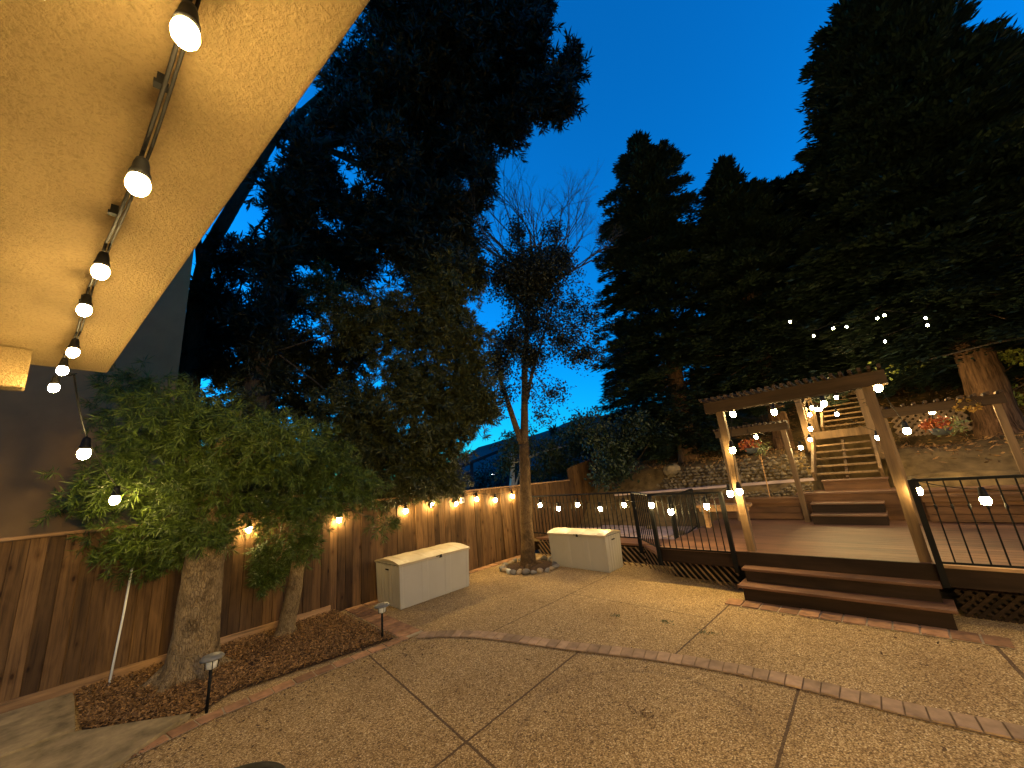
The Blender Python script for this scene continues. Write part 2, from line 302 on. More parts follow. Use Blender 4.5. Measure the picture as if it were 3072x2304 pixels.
def barkmat(name,c,rough=.95):
    m,nt,b=base(name,rough,.12); v=coord(nt,(1,1,.32)); v2=coord(nt)
    vo=N(nt,'ShaderNodeTexVoronoi'); vo.feature='DISTANCE_TO_EDGE'; vo.inputs['Scale'].default_value=48
    wv=N(nt,'ShaderNodeVectorMath',operation='ADD'); nz=N(nt,'ShaderNodeTexNoise'); nz.inputs['Scale'].default_value=9; nz.inputs['Detail'].default_value=4
    nt.links.new(v,nz.inputs['Vector']); sc_=N(nt,'ShaderNodeVectorMath',operation='SCALE'); sc_.inputs['Scale'].default_value=.12
    nt.links.new(nz.outputs['Color'],sc_.inputs[0]); nt.links.new(v,wv.inputs[0]); nt.links.new(sc_.outputs[0],wv.inputs[1]); nt.links.new(wv.outputs[0],vo.inputs['Vector'])
    f=ramp(nt,vo.outputs['Distance'],[(0,(0,0,0)),(.12,(1,1,1))]); n1=noise(nt,v,60,8,.7); n2=noise(nt,v2,3.5,5,.6,1.0)
    col=ramp(nt,n1,[(.3,tuple(x*.5 for x in c)),(.55,c),(.8,tuple(x*1.5 for x in c))])
    col=mixc(nt,1.0,col,ramp(nt,vo.outputs['Distance'],[(0,(.62,.58,.52)),(.10,(1,1,1))]),'MULTIPLY')
    col=mixc(nt,1.0,col,ramp(nt,n2,[(.32,(.5,.46,.4)),(.5,(.95,.92,.88)),(.68,(1.25,1.2,1.1))]),'MULTIPLY')
    nt.links.new(col,b.inputs['Base Color']); bump(nt,b,math_(nt,'ADD',f,math_(nt,'MULTIPLY',n1,.8)),.9,.012); MT[name]=m
barkmat('bark_pale',(.27,.195,.105)); barkmat('bark_brown',(.14,.09,.045))
# brick
def brickmat():
    m=simple('brick',(.24,.125,.06),.9,.35,9,.2,.4,island=.3,detail=7); return m
brickmat(); simple('paver',(.27,.175,.10),.9,.3,9,.2,.4,island=.28,detail=7)
# stucco
def stucco(name,c,s=1.0):
    m,nt,b=base(name,.95,.15); v=coord(nt)
    n1=noise(nt,v,70*s,6,.7,.25); n2=noise(nt,v,230*s,4,.75,0); n3=noise(nt,v,3.2,3)
    h=math_(nt,'ADD',math_(nt,'MULTIPLY',ramp(nt,n1,[(.42,(0,0,0)),(.58,(1,1,1))]),.9),math_(nt,'MULTIPLY',n2,1.2))
    col=ramp(nt,h,[(.3,tuple(x*.82 for x in c)),(1.3/2,c),(1.0,tuple(min(1,x*1.15) for x in c))])
    col=mixc(nt,1.0,col,ramp(nt,n3,[(.3,(.88,.87,.85)),(.7,(1.05,1.05,1.05))]),'MULTIPLY')
    nt.links.new(col,b.inputs['Base Color']); bump(nt,b,h,1.0,.009); MT[name]=m
stucco('stucco',(.265,.185,.085))
# exposed aggregate patio with control joints and a ring stain
def patio_mat():
    m,nt,b=base('aggregate',.9,.2); v=coord(nt)
    vo=N(nt,'ShaderNodeTexVoronoi'); vo.inputs['Scale'].default_value=105; nt.links.new(v,vo.inputs['Vector'])
    hs=ramp(nt,vo.outputs['Color'],[(0,(.09,.055,.022)),(.3,(.27,.175,.07)),(.6,(.42,.29,.125)),(.85,(.60,.45,.23)),(1,(.85,.72,.45))])
    edge=ramp(nt,vo.outputs['Distance'],[(.0,(1,1,1)),(.55,(.85,.82,.8)),(.95,(.28,.24,.2))])
    col=mixc(nt,1.0,hs,edge,'MULTIPLY')
    big=noise(nt,v,1.1,6,.6,.5); col=mixc(nt,1.0,col,ramp(nt,big,[(.3,(.78,.74,.70)),(.5,(.95,.94,.92)),(.7,(1.08,1.06,1.02))]),'MULTIPLY')
    med=noise(nt,v,9,4,.7,.5); col=mixc(nt,1.0,col,ramp(nt,med,[(.3,(.84,.82,.8)),(.55,(1,1,1))]),'MULTIPLY')
    sp=N(nt,'ShaderNodeSeparateXYZ'); nt.links.new(v,sp.inputs[0]); X,Y=sp.outputs[0],sp.outputs[1]
    wob=math_(nt,'MULTIPLY_ADD',noise(nt,v,9,4),.014,-.007)
    def line(nx,ny,c,lo=None,hi=None,along=None,wd=.011):
        d=math_(nt,'ABSOLUTE',math_(nt,'ADD',math_(nt,'ADD',math_(nt,'MULTIPLY',X,nx),math_(nt,'MULTIPLY',Y,ny)),math_(nt,'ADD',wob,-c)))
        k=math_(nt,'LESS_THAN',d,wd)
        if along is not None:
            k=math_(nt,'MULTIPLY',k,math_(nt,'GREATER_THAN',along,lo)); k=math_(nt,'MULTIPLY',k,math_(nt,'LESS_THAN',along,hi))
        return k
    L=[line(1,.08,-2.74,-9,3.95,Y),line(1,.03,-.93,-9,4.3,Y),line(.10,1,1.78-.0),line(1,-.03,-2.27,4.2,6.2,Y,.010),line(1,0,-4.35,3.6,6.6,Y,.008),line(1,.12,.95,4.3,6.2,Y,.016),line(0,1,5.4,-4.5,-2.2,X,.006)]
    s=L[0]
    for x in L[1:]: s=math_(nt,'MAXIMUM',s,x)
    # ring stain left by something round
    dx=math_(nt,'ADD',X,1.9); dy=math_(nt,'ADD',Y,-2.95); rr=math_(nt,'SQRT',math_(nt,'ADD',math_(nt,'MULTIPLY',dx,dx),math_(nt,'MULTIPLY',dy,dy)))
    ring=math_(nt,'ABSOLUTE',math_(nt,'ADD',math_(nt,'ADD',rr,math_(nt,'MULTIPLY_ADD',noise(nt,v,2.5,3),.16,-.08)),-.92))
    ringk=math_(nt,'MULTIPLY',math_(nt,'SUBTRACT',1.0,math_(nt,'DIVIDE',ring,.05),None,True),math_(nt,'MULTIPLY',noise(nt,v,3,4),.5),None,True)
    col=mixc(nt,ringk,col,(.07,.045,.03))
    spots=math_(nt,'GREATER_THAN',noise(nt,v,3.3,8,.75,1.5),.66)
    col=mixc(nt,math_(nt,'MULTIPLY',spots,.22),col,(.09,.06,.035))
    col=mixc(nt,math_(nt,'MULTIPLY',s,.85),col,(.055,.03,.015))
    nt.links.new(col,b.inputs['Base Color'])
    h=math_(nt,'SUBTRACT',math_(nt,'SUBTRACT',1.0,vo.outputs['Distance']),math_(nt,'MULTIPLY',s,3.0))
    bump(nt,b,h,.8,.005); MT['aggregate']=m
patio_mat()
def emis(name,c,s):
    m=bpy.data.materials.new(name); m.use_nodes=True; nt=m.node_tree; nt.nodes.remove(nt.nodes['Principled BSDF'])
    e=N(nt,'ShaderNodeEmission'); e.inputs[0].default_value=(c[0],c[1],c[2],1); e.inputs[1].default_value=s
    nt.links.new(e.outputs[0],nt.nodes['Material Output'].inputs[0]); MT[name]=m
BC=(1,.70,.27)
emis('bulb_eave',BC,L_EAVE); emis('bulb_fence',BC,L_FENCE); emis('bulb_far',BC,L_FAR); emis('bulb_gate',BC,L_GATE)
emis('bulb_out_fill',BC,L_OUT_FILL)
emis('far_lamp',(1,.95,.85),6); emis('blue_lamp',(.1,.25,1),5)
# ---------------------------------------------------------------- ground
g=MB(); 
def grid_mesh(x0,x1,y0,y1,nx,ny,fz):
    mb=MB(); v=[(x0+(x1-x0)*i/nx,y0+(y1-y0)*j/ny) for j in range(ny+1) for i in range(nx+1)]
    v=[(x,y,fz(x,y)) for x,y in v]
    f=[(j*(nx+1)+i,j*(nx+1)+i+1,(j+1)*(nx+1)+i+1,(j+1)*(nx+1)+i) for j in range(ny) for i in range(nx)]
    mb.add(v,f); return mb
g.add([(-400,-400,-.9),(400,-400,-.9),(400,400,-.9),(-400,400,-.9)],[(0,1,2,3)])
tag(g.build('ground',MT['soil']),kind='structure')
p=MB(); p.add([(-7.4,-4,0),(9,-4,0),(9,7.6,0),(-7.4,7.6,0)],[(0,1,2,3)])
tag(p.build('patio',MT['aggregate']),kind='structure')
def sstep(a,b,x): t=min(1,max(0,(x-a)/(b-a))); return t*t*(3-2*t)
def hz(x,y):
    z=.30+.95*sstep(9.6,10.4,y) if x>-1.9 else .30+.9*sstep(9.9,11.0,y)
    z+=.55*sstep(11.0,11.6,y)*(1 if x<-1.5 else .7)
    z+=max(0,y-11.3)*.12+max(0,y-13.5)*.32
    z+=.05*math.sin(x*3.1+y*1.7)+.04*math.sin(x*1.3-y*4.1)
    if x<-7.5: z-=min(2.2,(-7.5-x)*.35)*sstep(8,14,y) 
    if y<9.4: z=.30
    if -1.45<x<-.15 and 10.2<y<14.5: z-=1.3
    return z
h=grid_mesh(-7.38,14,7.58,40,70,110,hz)
tag(h.build('hillside',MT['hill_soil'],smooth=True),kind='structure')
# flagged landing behind the low rail
fl=MB(); rr=random.Random(3)
for i in range(-7,0):
    for j in range(8,12):
        if j<10 and i>-4: continue
        c=[(i+rr.uniform(.0,.06),j+rr.uniform(0,.06)),(i+.95+rr.uniform(-.05,.05),j+rr.uniform(0,.05)),(i+.95,j+.95),(i+rr.uniform(0,.05),j+.94)]
        z=.345
        if j<11: fl.add([(x,y-.3,.302) for x,y in c]+[(x,y-.3,z) for x,y in c],[(4,5,6,7),(0,1,5,4),(1,2,6,5),(2,3,7,6),(3,0,4,7)])
tag(fl.build('path',MT['flagstone']),kind='structure')
# distant hill
def hill_z(x,y): 
    r=math.hypot(x,y); a=math.degrees(math.atan2(-x,y))
    k=float(np.interp(a,[-20,20,29,34.9,39.7,49.5,57.7,66,110],[24,22,22.2,21.7,18.3,15.5,7.1,3.5,3]))
    return -.9+sstep(60,148,r)*(k+.25*math.sin(a*2.9)+.2*math.sin(a*5.3+1))
hm=MB(); na,nr=90,16; v=[]
for j in range(nr+1):
    for i in range(na+1):
        a=math.radians(-15+120*i/na); r=60+130*j/nr; x,y=-math.sin(a)*r,math.cos(a)*r; v.append((x,y,hill_z(x,y)+.25*math.sin(x*.9)*math.sin(y*.7)))
hm.add(v,[(j*(na+1)+i,j*(na+1)+i+1,(j+1)*(na+1)+i+1,(j+1)*(na+1)+i) for j in range(nr) for i in range(na)])
tag(hm.build('distant_hill',MT['far_hill'],smooth=True),kind='structure')
# mulch bed
mu=MB(); bed=[(-7.39,-.25),(-6.1,-.12),(-5.42,.66),(-5.64,.96),(-5.36,2.72),(-7.39,2.66)]
mu.add([(x,y,.012) for x,y in bed]+[(-6.2,1.2,.05)],[(0,1,6),(1,2,6),(2,3,6),(3,4,6),(4,5,6),(5,0,6)])
tag(mu.build('planting_bed',MT['soil']),kind='structure')
def inside(px,py,poly):
    c=np.zeros(len(px),bool); j=len(poly)-1
    for i in range(len(poly)):
        xi,yi=poly[i]; xj,yj=poly[j]
        t=((yi>py)!=(yj>py))&(px<(xj-xi)*(py-yi)/(yj-yi+1e-12)+xi); c^=t; j=i
    return c
n=44000; q=RNG.uniform([-7.39,-.25],[-5.3,2.75],(n,2)); q=q[inside(q[:,0],q[:,1],bed)]
C=np.concatenate([q,RNG.uniform(.02,.075,(len(q),1))],1); D=rnd(RNG,len(q)); D[:,2]*=.35; S=rnd(RNG,len(q)); S[:,2]*=.5
tag(leaf_mesh('bark_mulch',C,D,S,RNG.uniform(.015,.055,len(q)),RNG.uniform(.008,.022,len(q)),MT['chips']),'brown bark chips spread over the planting bed by the fence','mulch',kind='stuff')
# walkway slabs at the corner
def slab(poly,z,label):
    mb=MB(); k=len(poly); mb.add([(x,y,.004) for x,y in poly]+[(x,y,z) for x,y in poly],[tuple(range(k,2*k))]+[(i,(i+1)%k,(i+1)%k+k,i+k) for i in range(k)])
    tag(mb.build('concrete_slab',MT['concrete'],bevel=.008),label,'slab','concrete slabs beside the planting bed')
slab([(-7.3,-.27),(-7.36,-1.6),(-6.2,-1.6),(-6.06,-.66),(-6.13,-.17),(-7.07,-.24)],.06,'pale broken concrete slab against the fence in the bottom left corner')
slab([(-6.08,-.2),(-6.05,-.7),(-5.2,-.5),(-5.0,.1),(-5.43,.62)],.05,'wedge shaped concrete slab tapering along the brick edging of the bed')
# brick borders: every brick is part of one border
def border(name,mat,mat2,label,pts,w,step,off=0,cat='edging'):
    root=None; mb=MB(); P=[Vector((a,b,0)) for a,b in pts]
    seg=[(P[i+1]-P[i]).length for i in range(len(P)-1)]; T=sum(seg); s=0; r=random.Random(len(pts))
    def at(s):
        i=0
        while i<len(seg)-1 and s>seg[i]: s-=seg[i]; i+=1
        d=(P[i+1]-P[i]).normalized(); return P[i]+d*s,d
    while s<T-step*.4:
        a,d=at(s+step*.04); b,d2=at(min(T,s+step*.96)); n1=Vector((-d.y,d.x,0)); n2=Vector((-d2.y,d2.x,0))
        z=.018+r.uniform(-.003,.003)
        v=[a-n1*w/2,b-n2*w/2,b+n2*w/2,a+n1*w/2]
        mb.add([(q.x,q.y,.002) for q in v]+[(q.x,q.y,z) for q in v],[(4,5,6,7),(0,1,5,4),(1,2,6,5),(2,3,7,6),(3,0,4,7)]); s+=step
    o=mb.build(name,mat,bevel=.004)
    jt=MB(); v=[];
    for i,pp in enumerate(P):
        d=(P[min(i+1,len(P)-1)]-P[max(i-1,0)]).normalized(); nn=Vector((-d.y,d.x,0)); v+= [pp-nn*(w/2+.012),pp+nn*(w/2+.012)]
    jt.add([(q.x,q.y,.008) for q in v],[(2*i,2*i+2,2*i+3,2*i+1) for i in range(len(P)-1)])
    tag(o,label,cat); jt.build('mortar_bed',mat2,o); return o
arc=[(-5.15,2.98),(-4.75,3.29),(-4.25,3.52),(-3.65,3.69),(-3.2,3.82),(-2.72,3.98),(-2.3,4.12),(-1.98,4.2),(-1.55,4.28),(-1.13,4.32),(-.75,4.335),(-.44,4.33),(0,4.38),(.6,4.45),(1.5,4.5)]
def smooth_pts(p,it=2):
    for _ in range(it):
        q=[p[0]]
        for a,b in zip(p[:-1],p[1:]): q+=[(a[0]*.75+b[0]*.25,a[1]*.75+b[1]*.25),(a[0]*.25+b[0]*.75,a[1]*.25+b[1]*.75)]
        q.append(p[-1]); p=q
    return p
simple('paver_joint',(.17,.115,.065),.95,.2,20,.1)
border('brick_band',MT['paver'],MT['paver_joint'],'long curved band of tan bricks sweeping across the patio',smooth_pts(arc),.19,.125)
border('brick_edging',MT['brick'],MT['mortar'],'straight row of red bricks along the front of the planting bed',[(-5.1,-.6),(-5.16,.2),(-5.27,.75),(-5.28,1.6),(-5.25,2.85)],.15,.21)
border('brick_edging',MT['brick'],MT['mortar'],'red brick row crossing from fence to path light beside the storage box',[(-7.38,2.98),(-5.2,2.93)],.3,.21)
border('brick_edging',MT['brick'],MT['mortar'],'red brick strip along the foot of the fence behind the storage boxes',[(-7.25,3.15),(-7.25,7.4)],.2,.21)
border('brick_edging',MT['brick'],MT['mortar'],'red brick strip laid in front of the wide deck steps',[(-2.15,6.1),(.35,6.1)],.24,.21)
# fallen leaves and weeds
n=900; xx=RNG.uniform(-7,3,n); yy=RNG.uniform(0,6.4,n); k_=n//2; xx[:k_]=-5.15+abs(RNG.normal(0,.35,k_)); yy[:k_]=RNG.uniform(-.2,2.9,k_); xx[k_:k_+150]=RNG.uniform(-2.3,3,150); yy[k_:k_+150]=6.0-abs(RNG.normal(0,.15,150)); C=np.stack([xx,yy,np.full(n,.022)],1)
D=rnd(RNG,n); D[:,2]*=.15
tag(leaf_mesh('fallen_leaves',C,D,np.tile([0,0,.3],(n,1))+rnd(RNG,n)*.3+np.cross(D,[0,0,1]),RNG.uniform(.015,.05,n),RNG.uniform(.008,.02,n),MT['litter']),'dry leaf litter scattered over the patio','leaf litter',kind='stuff')
def tuft(x,y,label,seed,k=40,mat='leaf_shrub'):
    r=np.random.default_rng(seed); C=np.stack([x+r.normal(0,.05,k),y+r.normal(0,.03,k),np.full(k,.003)],1)
    D=rnd(r,k); D[:,2]=abs(D[:,2])*.5+.1
    tag(leaf_mesh('weed_tuft',C,D,rnd(r,k),r.uniform(.02,.06,k),.008,MT[mat]),label,'weed','weeds growing from the patio')
tuft(-3.2,4.9,'small dark weed tuft on the patio left of the two joints',1)
tuft(-2.55,5.02,'middle one of three weed tufts on the patio before the deck',2)
tuft(-2.05,4.95,'weed tuft on the patio nearest the wide deck steps',3)
tuft(-1.95,3.15,'dark leaf clump lying inside the ring stain on the patio',4,30,'litter')
# ---------------------------------------------------------------- fence
def fence(name,label,segs,x=-7.42,z0=0,mat='fence_wood'):
    root=empty(name,(x,segs[0][0],0),0,label,'fence'); r=random.Random(4)
    bd=MB(); cp=MB(); kb=MB()
    for (ya,yb,za,zb,b0,b1) in segs:
        y=ya
        while y<yb-.03:
            wd=r.uniform(.13,.155); t=(y-ya)/(yb-ya); zt=za+(zb-za)*t-.02+r.uniform(-.008,.004); zb0=b0+(b1-b0)*t
            off=r.uniform(-.004,.004)+(.018 if r.random()<.35 else 0)
            ye=min(yb,y+wd); tl=r.uniform(-.012,.012)
            v=[(0+off-.01,y-segs[0][0],zb0),(0+off+.012,y-segs[0][0],zb0),(0+off+.012+tl,ye-.006-segs[0][0],zb0),(off-.01+tl,ye-.006-segs[0][0],zb0)]
            bd.add(v+[(a,b,zt) for a,b,c in v],[(0,3,2,1),(4,5,6,7),(0,1,5,4),(1,2,6,5),(2,3,7,6),(3,0,4,7)])
            y+=wd
        # backing rail closes the gaps between boards
        bd.box((-.03,ya-segs[0][0],b0),(-.022,yb-segs[0][0],min(za,zb)-.06))
    b=bd.build('boards',MT[mat],root)
    return root
YF=-4.0
f1=fence('wooden_fence','long weathered board fence with string lights behind the storage boxes',[(YF,9.72,1.88,1.70,0,0)])
c=MB()
c.bar((.02,0,1.885),(.02,9.72-YF,1.705),.10,.035); c.build('cap_rail',MT['rail_wood'],f1)
k=MB(); k.bar((.028,0,.07),(.028,6.6,.07),.03,.15); k.build('kickboard',MT['rail_wood'],f1)
rl=MB(); rl.bar((.022,0,1.72),(.022,9.72-YF,1.56),.02,.07)
f2=fence('wooden_fence','tall stepped board fence rising up the slope behind the deck',[(9.76,11.5,2.10,2.42,.2,.9)])
pm=MB(); pm.box((-.05,1.74,.6),(.05,1.84,2.46)); pm.build('post',MT['rail_wood'],f2)
pm=MB(); pm.box((0,0,0),(.06,.085,.12)); 
pl=pm.build('outdoor_outlet',MT['white_trim']); pl.location=(-7.395,5.46,1.5); tag(pl,'small white box fixed near the fence top between two bulbs','outlet')
pm=MB(); pm.box((.061,.025,.03),(.064,.06,.09)); pm.build('cover',MT['black_plastic'],pl)
# white pole leaning on the fence
t=MB(); t.tube([(-7.18,.02,.02),(-7.33,.06,.75),(-7.37,.08,1.3)],.012,8); tag(t.build('garden_stake',MT['white_trim'],smooth=True),'thin white stake leaning on the fence left of the big trunk','stake')
# ---------------------------------------------------------------- house eave above the camera
HA=math.atan(.145); Hm=Matrix.Translation((-3.86,-.23,0))@Matrix.Rotation(HA,4,'Z')
house=empty('house',(-3.86,-.23,0),HA,'tan stucco house eave lit by string lights above the patio','house')
e=MB(); e.box((0,-3.2,3.0),(12,0,3.35)); e.build('eave',MT['stucco'],house,bevel=.012)
e=MB(); e.box((.25,-3.2,2.765),(.385,-.345,2.998)); e.build('beam',MT['stucco'],house,bevel=.01)
e=MB(); e.box((.27,-3.2,-.05),(.365,-.95,2.763)); e.box((.365,-3.4,-.05),(12,-3.2,2.998)); e.build('wall',MT['wall_paint_and_shade'],house)  # darker than the eave stucco, standing in for shade below the beam
e=MB(); e.box((-.0,-3.2,3.352),(12,-.02,6.2)); e.build('upper_wall',MT['stucco'],house)
e=MB(); x0,y0=2.90,-.63
e.box((x0,y0,2.965),(x0+.34,y0+.03,2.998)); e.box((x0,y0+.19,2.965),(x0+.34,y0+.22,2.998)); e.box((x0,y0+.03,2.965),(x0+.03,y0+.19,2.998)); e.box((x0+.31,y0+.03,2.965),(x0+.34,y0+.19,2.998))
for i in range(6): e.box((x0+.03,y0+.04+i*.025,2.978),(x0+.31,y0+.046+i*.025,2.99))
e.build('soffit_vent',MT['white_trim'],house)
# neighbour's wall beyond the fence
nb=empty('neighbour_house',(-7.95,.31,0),0,'plain grey stucco house wall rising beyond the left end of the fence','house')
e=MB(); e.box((-7,-12,-.9),(0,0,9.6)); e.build('wall',MT['wall_paint_and_shade'],nb)
e=MB(); e.box((-7.4,-12.4,9.602),(.1,.05,9.8)); e.build('roof',MT['roof'],nb)
# neighbour's patio cover far behind
nc=empty('patio_cover',(-18.0,14,-.9),math.atan2(1.59,1.89),'dark open patio cover far beyond the fence','patio cover')
e=MB(); e.bar((-1.5,0,3.4),(2.6,0,4.6),.3,.14); e.build('roof_beam',MT['roof'],nc)
for x_,z_ in ((-1.3,3.4),(.25,3.85),(2.4,4.5)):
    e=MB(); e.box((x_-.09,-.09,0),(x_+.09,.09,z_)); e.build('post',MT['roof'],nc)
e=MB(); e.bar((-1.5,0,2.9),(.3,0,3.35),.08,.12); e.build('cross_rail',MT['roof'],nc)
# ---------------------------------------------------------------- storage boxes
def storage_box(L,W,Hh,label):
    root=empty('storage_box',(0,0,0),0,label,'storage box','plastic storage boxes on the patio')
    # body tapers to the foot, with shallow wide flutes on the front
    def ring(z,s,du=0): return None
    mb=MB(); nx=int(L/.015); prof=[]
    def outline(s,z):
        o=[]; a=L/2-s; b=W/2-s
        xs=np.linspace(-a,a,61)
        def fl(x): 
            q=(x/a*1.5+1.5)%1; return .006*(1 if .12<q<.88 and abs(x)<a*.95 else 0)
        for x in xs: o.append((x,-b+fl(x),z))
        for y in np.linspace(-b,b,25)[1:]:
            q=abs(y)<b*.72; gq=.008 if (q and (int((y/b+1)*6)%2==0)) else 0; o.append((a-gq,y,z))
        for x in xs[::-1][1:]: o.append((x,b,z))
        for y in np.linspace(b,-b,25)[1:-1]:
            q=abs(y)<b*.72; gq=.008 if (q and (int((y/b+1)*6)%2==0)) else 0; o.append((-a+gq,y,z))
        return o
    zs=[(.0,.03),(.03,.028),(.031,.024),(Hh*.86,.004),(Hh*.87,.0),(Hh*.92,0)]
    R_=[outline(s,z) for z,s in zs]; k=len(R_[0]); V=[p for r_ in R_ for p in r_]
    F_=[(i*k+j,i*k+(j+1)%k,(i+1)*k+(j+1)%k,(i+1)*k+j) for i in range(len(R_)-1) for j in range(k)]
    F_.append(tuple(range(k-1,-1,-1))); F_.append(tuple((len(R_)-1)*k+j for j in range(k)))
    mb.add(V,F_); body=mb.build('body',MT['box_plastic'],root)
    # gable ends fill up to the curved lid
    ge=MB()
    nW=14; lid=MB(); A=L/2+.012; Bw=W/2+.018
    def cz(t): return Hh*.925+.075*Hh*1.35*(1-abs(2*t-1)**2.2)*.75
    V=[];F_=[]
    nxs=48
    for i in range(nxs+1):
        x=-A+2*A*i/nxs
        ribs=.006 if (i%12 in (5,6)) else 0
        for j in range(nW+1):
            t=j/nW; V.append((x,-Bw+2*Bw*t,cz(t)+ribs))
    for i in range(nxs):
        for j in range(nW): a=i*(nW+1)+j; F_.append((a,a+nW+1,a+nW+2,a+1))
    n0=len(V)
    V2=[(x,y,z-.028) for x,y,z in V]; V+=V2
    for i in range(nxs):
        for j in range(nW): a=n0+i*(nW+1)+j; F_.append((a,a+1,a+nW+2,a+nW+1))
    for i in range(nxs):
        for j in (0,nW): a=i*(nW+1)+j; b_=a+nW+1; F_.append((a,b_,b_+n0,a+n0) if j else (a,a+n0,b_+n0,b_))
    for j in range(nW):
        a=j; F_.append((a,a+1,a+1+n0,a+n0)); a=nxs*(nW+1)+j; F_.append((a,a+n0,a+1+n0,a+1))
    lid.add(V,F_); lo=lid.build('lid',MT['box_lid'],root)
    for sx in (-1,1):
        V=[];x=sx*(L/2-.012)
        for j in range(nW+1):
            t=j/nW; V.append((x,-W/2+.006+(W-.012)*t,cz(t)-.03)); 
        for j in range(nW+1):
            t=j/nW; V.append((x,-W/2+.006+(W-.012)*t,Hh*.86))
        ge=MB(); ge.add(V,[(j,j+1,j+nW+2,j+nW+1) if sx>0 else (j,j+nW+1,j+nW+2,j+1) for j in range(nW)])
        ge.build('gable_end',MT['box_plastic'],body)
    for sx in (-1,1):
        hd=MB(); hd.box((sx*(L/2-.002)-.004,-.055,Hh*.76),(sx*(L/2-.002)+.004,.055,Hh*.79))
        hd.build('handle',MT['black_plastic'],body)
    sm=MB(); sm.box((-L/2-.004,-W/2-.006,Hh*.893),(L/2+.004,W/2+.006,Hh*.901)); sm.build('seam',MT['black_plastic'],lo)
    la=MB(); la.box((.05,-W/2-.028,Hh*.86),(.1,-W/2-.018,Hh*.93)); la.box((-.02,-W/2-.026,Hh*.9),(.04,-W/2-.018,Hh*.92)); la.build('latch',MT['black_plastic'],lo)
    return root
b1=storage_box(1.5,.90,.76,'long grey plastic storage box standing against the wooden fence'); b1.location=(-6.80,4.09,.012); b1.rotation_euler=(0,0,R(90))
b2=storage_box(1.5,.56,.74,'grey plastic storage box by the lattice right of the ringed tree'); b2.location=(-5.13,6.99,.004); b2.rotation_euler=(0,0,R(-1))
# ---------------------------------------------------------------- path lights
def path_light(x,y,h,lean,label):
    root=empty('path_light',(x,y,.01),0,label,'path light','path lights in the planting bed')
    a=MB(); a.tube([(0,0,-.02),(lean*.3,0,h*.3),(lean*.8,0,h*.78)],.014,8); a.build('stake',MT['black_metal'],root,True)
    a=MB(); a.lathe([(.012,h*.76),(.045,h*.79),(.05,h*.93),(.012,h*.95)],(lean,0,0),14); a.build('lens',MT['lens_plastic'],root,True)
    a=MB()
    for i in range(4):
        t=math.pi/2*i; a.tube([(lean+.052*math.cos(t),.052*math.sin(t),h*.77),(lean+.056*math.cos(t),.056*math.sin(t),h*.95)],.004,5)
    a.build('cage',MT['black_metal'],root)
    a=MB(); a.lathe([(.10,h*.95),(.105,h*.965),(.085,h*1.01),(.045,h*1.035),(.008,h*1.04)],(lean,0,0),20); a.build('cap',MT['grey_metal'],root,True)
path_light(-5.41,.74,.50,.05,'leaning path light nearest the camera before the big trunk')
path_light(-5.45,2.60,.44,.0,'upright path light at the brick corner by the storage box')
# ---------------------------------------------------------------- kettle at the bottom edge
kt=empty('kettle_grill',(-1.76,.30,-.095),0,'black domed grill lid peeking in at the bottom edge','grill')
a=MB(); a.lathe([(.20,1.14),(.185,1.17),(.13,1.195),(.06,1.21),(.01,1.213)],(0,0,0),40); a.build('lid',MT['black_metal'],kt,True)
a=MB(); a.lathe([(.02,.88),(.12,.92),(.18,1.0),(.203,1.08),(.205,1.137)],(0,0,0),40); a.build('bowl',MT['black_metal'],kt,True)
for i in range(3):
    t=i*2.094; a=MB(); a.tube([(.1*math.cos(t),.1*math.sin(t),.95),(.22*math.cos(t),.22*math.sin(t),.0)],.012,8); a.build('leg',MT['grey_metal'],kt,True)
# ---------------------------------------------------------------- deck
DZ=.57
deck=empty('wooden_deck',(0,6.6,0),0,'raised brown plank deck with skirting behind the black railings','deck')
def boards(mb,x0,x1,y0,y1,z,wd=.14,th=.028):
    y=y0
    while y<y1-.02: mb.box((x0,y+.003-6.6,z-th),(x1,min(y+wd,y1)-.003-6.6,z)); y+=wd
a=MB(); boards(a,-3.25,4.0,6.62,9.95,DZ); a.box((-3.25,.02,DZ-.06),(4,3.3,DZ-.045)); a.build('deck_boards',MT['deck_wood'],deck)
a=MB(); a.box((-3.25,-.03,DZ-.03),(-2.06,.02,DZ+.003)); a.build('nosing',MT['nosing_wood'],deck)
a=MB(); a.box((.08,-.03,DZ-.03),(4,.02,DZ+.003)); a.build('nosing',MT['nosing_wood'],deck)
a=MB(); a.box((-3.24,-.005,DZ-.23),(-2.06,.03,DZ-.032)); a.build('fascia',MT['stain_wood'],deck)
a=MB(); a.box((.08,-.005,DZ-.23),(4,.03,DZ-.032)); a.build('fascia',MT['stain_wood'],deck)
a=MB(); a.box((-2.06,-.005,.37),(.08,.03,DZ+.0)); a.build('riser',MT['stain_wood'],deck)
